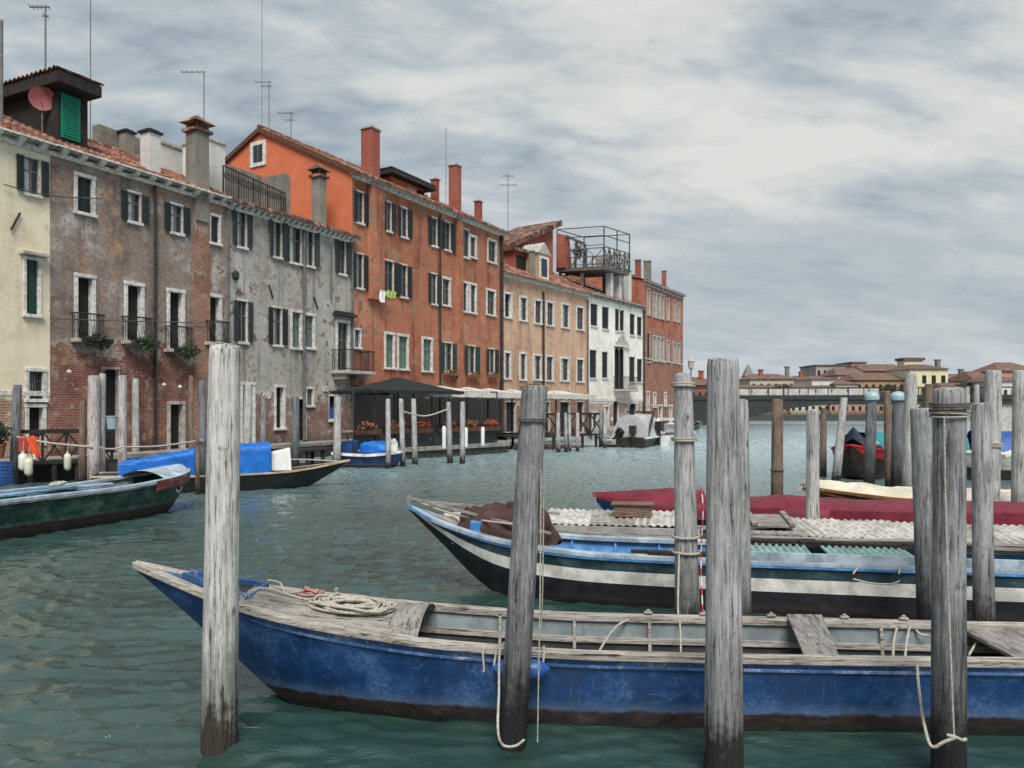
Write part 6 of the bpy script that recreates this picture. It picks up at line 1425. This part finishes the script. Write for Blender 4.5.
for i,(px,py,dx,dy,lab) in enumerate(((10,230,9,-17,'slanting black iron bar on the cream house wall'),(88.8 if False else 268,285,4,13,'slanting black iron bar left of the grey downpipe'),(313,297,4,12,'slanting black iron bar right of the grey downpipe'))):
    Hh=HC if i==0 else HG; a=Hh.world(Hh.loc(px,py)); b=Hh.world(Hh.loc(px+dx,py+dy)); nn=Vector((-Hh.n.x,-Hh.n.y,0))*.06; m=MB(); m.bar(nn,b-a+nn,.05); o=m.build('wall_tie',M['iron']); o.location=a; tag(o,lab,'wall tie','iron wall ties')
p=HG.world(HG.loc(231.5,276)); t=thing('wall_lamp','dark lantern fixed on the grey house near the brown house','lamp',p,math.atan2(HG.d.y,HG.d.x)); m=MB(); m.lathe((0,-.25,-.2),[(.06,0),(.14,.08),(.14,.3),(.05,.4)],8); m.build('lantern',M['iron'],t); m=MB(); m.tube([(0,0,.1),(0,-.25,.2)],.02,6); m.build('bracket',M['iron'],t)
# overhead cable along the fronts
rope([HC.world(HC.loc(2,185))+Vector((.1,-.06,0)),HC.world(HC.loc(48,196))+Vector((.1,-.06,0)),HB.world(HB.loc(100,199))+Vector((.1,-.06,0))],.018,'thin black cable pinned along the cream and brown house fronts below the top windows','rope_dark')
rope([HC.world(HC.loc(48,319))+Vector((.14,-.07,0)),HB.world(HB.loc(150,322))+Vector((.14,-.07,0)),HB.world(HB.loc(224,323))+Vector((.14,-.07,0))],.02,'dark cable pinned along the brown house at balcony level','rope_dark')
# ------------------------------------------------------------------ bridge and streetlamp
BM=plain('bridge_iron',(.022,.024,.025),.7,.3,3); BP=plain('bridge_parapet',(.40,.39,.35),.8,.25,2)
BA=W(690,HOR,92); BB=W(1090,HOR,84); bd=(Vector((BB.x,BB.y,0))-Vector((BA.x,BA.y,0))); BL=bd.length; ba=math.atan2(bd.y,bd.x)
t=thing('bridge','long dark iron bridge with pale parapet panels crossing the canal mouth','bridge',(BA.x,BA.y,0),ba)
def bl(px):  # distance along the bridge seen at px
    u=(px-512)/FPX; return (u*BA.y-BA.x)/(bd.x/BL-u*bd.y/BL)
def bz(px,py): x=bl(px); Y=BA.y+bd.y/BL*x; return CAMZ-(py-HOR)/FPX*Y
def deckz(x): return 3.15
m=MB(); x0,x1=-2,BL
rows=[[],[],[],[]]
for x in np.linspace(x0,x1,40):
    for r,(y,z) in enumerate(((0,3.45),(0,3.05),(4.5,3.05),(4.5,3.45))): rows[r].append((x,y,z))
rows.append(rows[0]); m.grid(rows); m.build('deck',BM,t)
for y in (.25,2.2,4.2):
    m=MB(); r0=[];r1=[];r2=[];r3=[]
    xa,xm=bl(748),bl(848)
    for x in np.linspace(xa-14,BL,60):
        f=(x-xa)/(xm-xa); zl=.9+ (3.05-.55-.9)*(1-(1-min(1,max(-.6,f)))**2) if f<1 else 2.5
        r0.append((x,y-.12,3.05)); r1.append((x,y-.12,zl)); r2.append((x,y+.12,zl)); r3.append((x,y+.12,3.05))
    m.grid([r0,r1,r2,r3]); m.build('girder',BM,t)
m=MB()
for i in range(9):
    xa_=bl(736+i*16)+.05; xb_=bl(736+(i+1)*16)-.12; m.box(xa_,xb_,.02,.08,3.55,4.30)
m.build('parapet_panel',BP,t)
m=MB()
for y in (.05,4.4):
    m.bar((x0,y,4.45),(x1,y,4.45),.08); m.bar((x0,y,3.52),(x1,y,3.52),.10)
    for x in np.arange(x0,x1,.55): m.bar((x,y,3.45),(x,y,4.45),.025 if int(x/.55)%4 else .10)
m.build('railing',BM,t)
for px in (735,940,1010):
    m=MB(); x=bl(px); m.box(x-.8,x+.8,.4,4.1,-1,3.04); m.build('pier',M['stone_dirty'],t)
t=thing('street_lamp','slender street lamp with a lantern at the end of the house row','street lamp',W(691,431,64))
m=MB(); hh=W(691,370,64).z-W(691,431,64).z; m.tube([(0,0,0),(0,0,.5),(0,0,hh)],[.11,.08,.05],8); m.build('post',M['iron'],t); m=MB(); m.lathe((0,0,hh),[(.08,0),(.22,.18),(.28,.7),(.34,.72),(.10,1.0),(.02,1.15)],8); m.build('lantern',M['stone_dirty'],t)
# ------------------------------------------------------------------ the far bank
struct_m=MB(); struct_m.prism([(-60,121),(400,112),(400,600),(-60,600)],-1,.9); struct(struct_m.build('far_bank',M['quay_dark']))
FW={}
for k,c in (('cream',(.50,.46,.36)),('pink',(.42,.26,.20)),('white',(.60,.58,.54)),('ochre',(.38,.25,.15)),('yellow',(.66,.62,.40)),('grey',(.34,.33,.31)),('brick',(.24,.11,.08))): FW[k]=facade('far_'+k+'_wall',mul(c,.85),c,mul(c,1.1),streak=.3,damp=1.0)
FT=plain('far_roof_tiles',(.145,.085,.068),.9,.35,1.2); FTD=plain('far_dark_roof',(.115,.078,.066),.9,.35,1.2)  # distance haze painted in: tile colours lightened towards grey
def far_house(x0,x1,ytop,yeave,Y,wall,label,ybase=421,hip=.3,rows=2,cols=4,roof=None,depth=9,win=True,chim=(),flat=False):
    a=W(x0,HOR,Y).x; b=W(x1,HOR,Y).x; ze=W(x0,yeave,Y).z; zt=W(x0,ytop,Y).z; L=b-a
    t=thing('distant_house',label,'house',(a,Y,.9),0,'houses beyond the bridge'); ze-=.9; zt-=.9
    m=MB(); m.box(0,L,0,depth,0,ze); m.build('wall',FW[wall],t)
    r=MB(); o=.35
    if flat: r.box(-.2,L+.2,-.2,depth+.2,ze+.002,ze+.3)
    else:
        h=hip*L if hip else 0
        r.add([(-o,-o,ze+.002),(L+o,-o,ze+.002),(L+o,depth+o,ze+.002),(-o,depth+o,ze+.002),(h,depth/2,zt),(L-h,depth/2,zt)],[(0,1,5,4),(2,3,4,5),(1,2,5),(3,0,4),(3,2,1,0)])
    ro=r.build('roof',roof or FT,t)
    if win:
        for i in range(rows):
            z=ze*(1-(i+.55)/(rows+.35)) if ze>3 else ze*.5
            for k in range(cols):
                x=L*(k+.5)/cols; w_=min(.5,L/cols*.22); hh=min(1.5,ze/(rows+.5)*.5)
                m=MB(); m.box(x-w_,x+w_,-.03,.05,z-hh/2,z+hh/2); m.build('window',M['dark'],t)
    for fx,h in chim:
        m=MB(); x=L*fx; m.box(x-.35,x+.35,depth*.3,depth*.3+.7,ze-.5,zt+h); m.box(x-.45,x+.45,depth*.3-.1,depth*.3+.8,zt+h+.001,zt+h+.25); m.build('chimney',M['chim_stone'] if fx>.7 else M['chim_red'],ro)
    return t
far_house(690,716,376,385,128,'brick','low brick house glimpsed left of the thickest pole',rows=1,chim=((.6,.8),))
far_house(750,795,373,379,150,'cream','cream house with a red hipped roof right of the spire',rows=2,cols=6,hip=.2,chim=((.95,1.2),(.35,.6)))
far_house(742,800,384,391,135,'grey','long low house with a dull red roof just above the left parapet',rows=1,cols=8,hip=.05)
far_house(795,860,384,390,136,'cream','long low house with a red roof above the middle parapet',rows=1,cols=9,hip=.05)
far_house(795,818,375,379,160,'ochre','small ochre house in the gap right of the hipped roof',rows=1,cols=3,chim=((.5,.6),))
far_house(816,846,363,366,165,'grey','tall pale house with an open roof terrace',rows=3,cols=5,flat=True)
far_house(812,835,375,379,140,'white','low white house below the roof terrace house',rows=1,cols=4)
far_house(838,868,367,375,150,'cream','pale house with a red roof right of the roof terrace house',rows=2,cols=4,hip=.15)
far_house(852,866,359,363,180,'pink','small tower house poking above the red roofs',rows=1,cols=2,flat=True)
far_house(862,908,363,371,158,'pink','wide house with a long red roof left of the yellow house',rows=2,cols=6,hip=.08)
far_house(856,905,373,380,142,'ochre','ochre waterside house under the wide red roof',rows=2,cols=7,hip=.08)
far_house(836,858,379,384,138,'white','small white waterside house with a red roof',rows=1,cols=4)
y_=far_house(910,948,363,369,140,'yellow','pale yellow house with a brown hipped roof and roof tower, tallest beyond the bridge',rows=2,cols=4,hip=.28,chim=((.97,.6),),roof=FTD)
far_house(914,932,357.5,361,147,'yellow','roof storey rising behind the pale yellow house',rows=1,cols=3,flat=True,roof=FTD) if False else None
m=MB(); s=140/FPX; x0=9*s; x1=28*s; zz=W(0,360,144).z-.9; m.box(x0,x1,5.2,8,zz-3,zz); tw=m.build('roof_tower',FW['yellow'],y_); m=MB(); m.box(x0-.3,x1+.3,4.9,8.3,zz+.002,zz+.5); m.build('tower_roof',FTD,tw)
far_house(946,978,373,379,150,'brick','low brick-red house right of the yellow house',rows=1,cols=4,hip=.1,chim=((.75,.7),))
far_house(948,976,382,388,132,'brick','dark red low roof just above the bridge rail',rows=1,cols=4,hip=.05)
far_house(975,996,370,380,138,'cream','white-fronted house with a red roof behind the pale pole',rows=1,cols=3,hip=.2)
far_house(998,1040,361,371,140,'pink','large house with a red hipped roof at the right edge',rows=2,cols=4,hip=.3)
far_house(994,1040,376,381,130,'white','white low house below the large red roof at the right edge',rows=1,cols=6,hip=.1)
far_house(1040,1110,368,376,140,'ochre','ochre house beyond the right edge of the photo',rows=2,cols=6,hip=.2) if False else None
for k,(x0,x1,yt,ye,wl,lab) in enumerate(((755,790,399,402,'ochre','ochre waterfront house under the bridge arch at left'),(790,830,399,402,'cream','cream waterfront house under the bridge deck'),(830,870,399,402,'pink','pinkish waterfront house under the bridge deck'),(870,915,399,402,'ochre','ochre waterfront house behind the blue-capped poles'),(915,985,399,402,'cream','pale waterfront house below the right part of the bridge'))):
    far_house(x0,x1,yt,ye,123.5-k*.5,wl,lab,rows=1,cols=6,hip=.05)
# spire
t=thing('church_spire','grey pointed church spire beyond the bridge, left of the hipped roof','spire',W(748,400,170)); s=170/FPX; hb=W(748,376,170).z-W(748,400,170).z; ht=W(748,363.5,170).z-W(748,400,170).z
m=MB(); m.box(-5*s,5*s,-5*s,5*s,-3,hb); m.build('tower',FW['brick'],t); m=MB(); m.add([(-5*s,-5*s,hb),(5*s,-5*s,hb),(5*s,5*s,hb),(-5*s,5*s,hb),(0,0,ht)],[(0,1,4),(1,2,4),(2,3,4),(3,0,4)]); m.build('steeple',M['chim_stone'],t)
for k,(px,Y,h,r,lab) in enumerate(((782,128,3.2,3.0,'dark round tree on the far bank behind the left parapet'),(889,129,3.5,2.5,'dark tree on the far bank behind the blue-capped poles'),(962,126,4.0,2.6,'dark tree on the far bank right of the yellow house'))):
    p=W(px,HOR,Y); t=thing('tree',lab,'tree',(p.x,p.y,.9),0,'trees on the far bank'); m=MB(); m.tube([(0,0,0),(0.1,0,h*.5),(.2,.1,h)],[.25,.18,.08],7); m.build('trunk',WM['darkwood'],t); m=MB(); 
    for q in range(7): leaves(m,(random.uniform(-.6,.6)*r,random.uniform(-.5,.5)*r,h+random.uniform(-.3,.5)*r*.6),(r*.5,r*.5,r*.4),170,.22,q+k*10)
    m.build('crown',M['leaf_dark'],t)
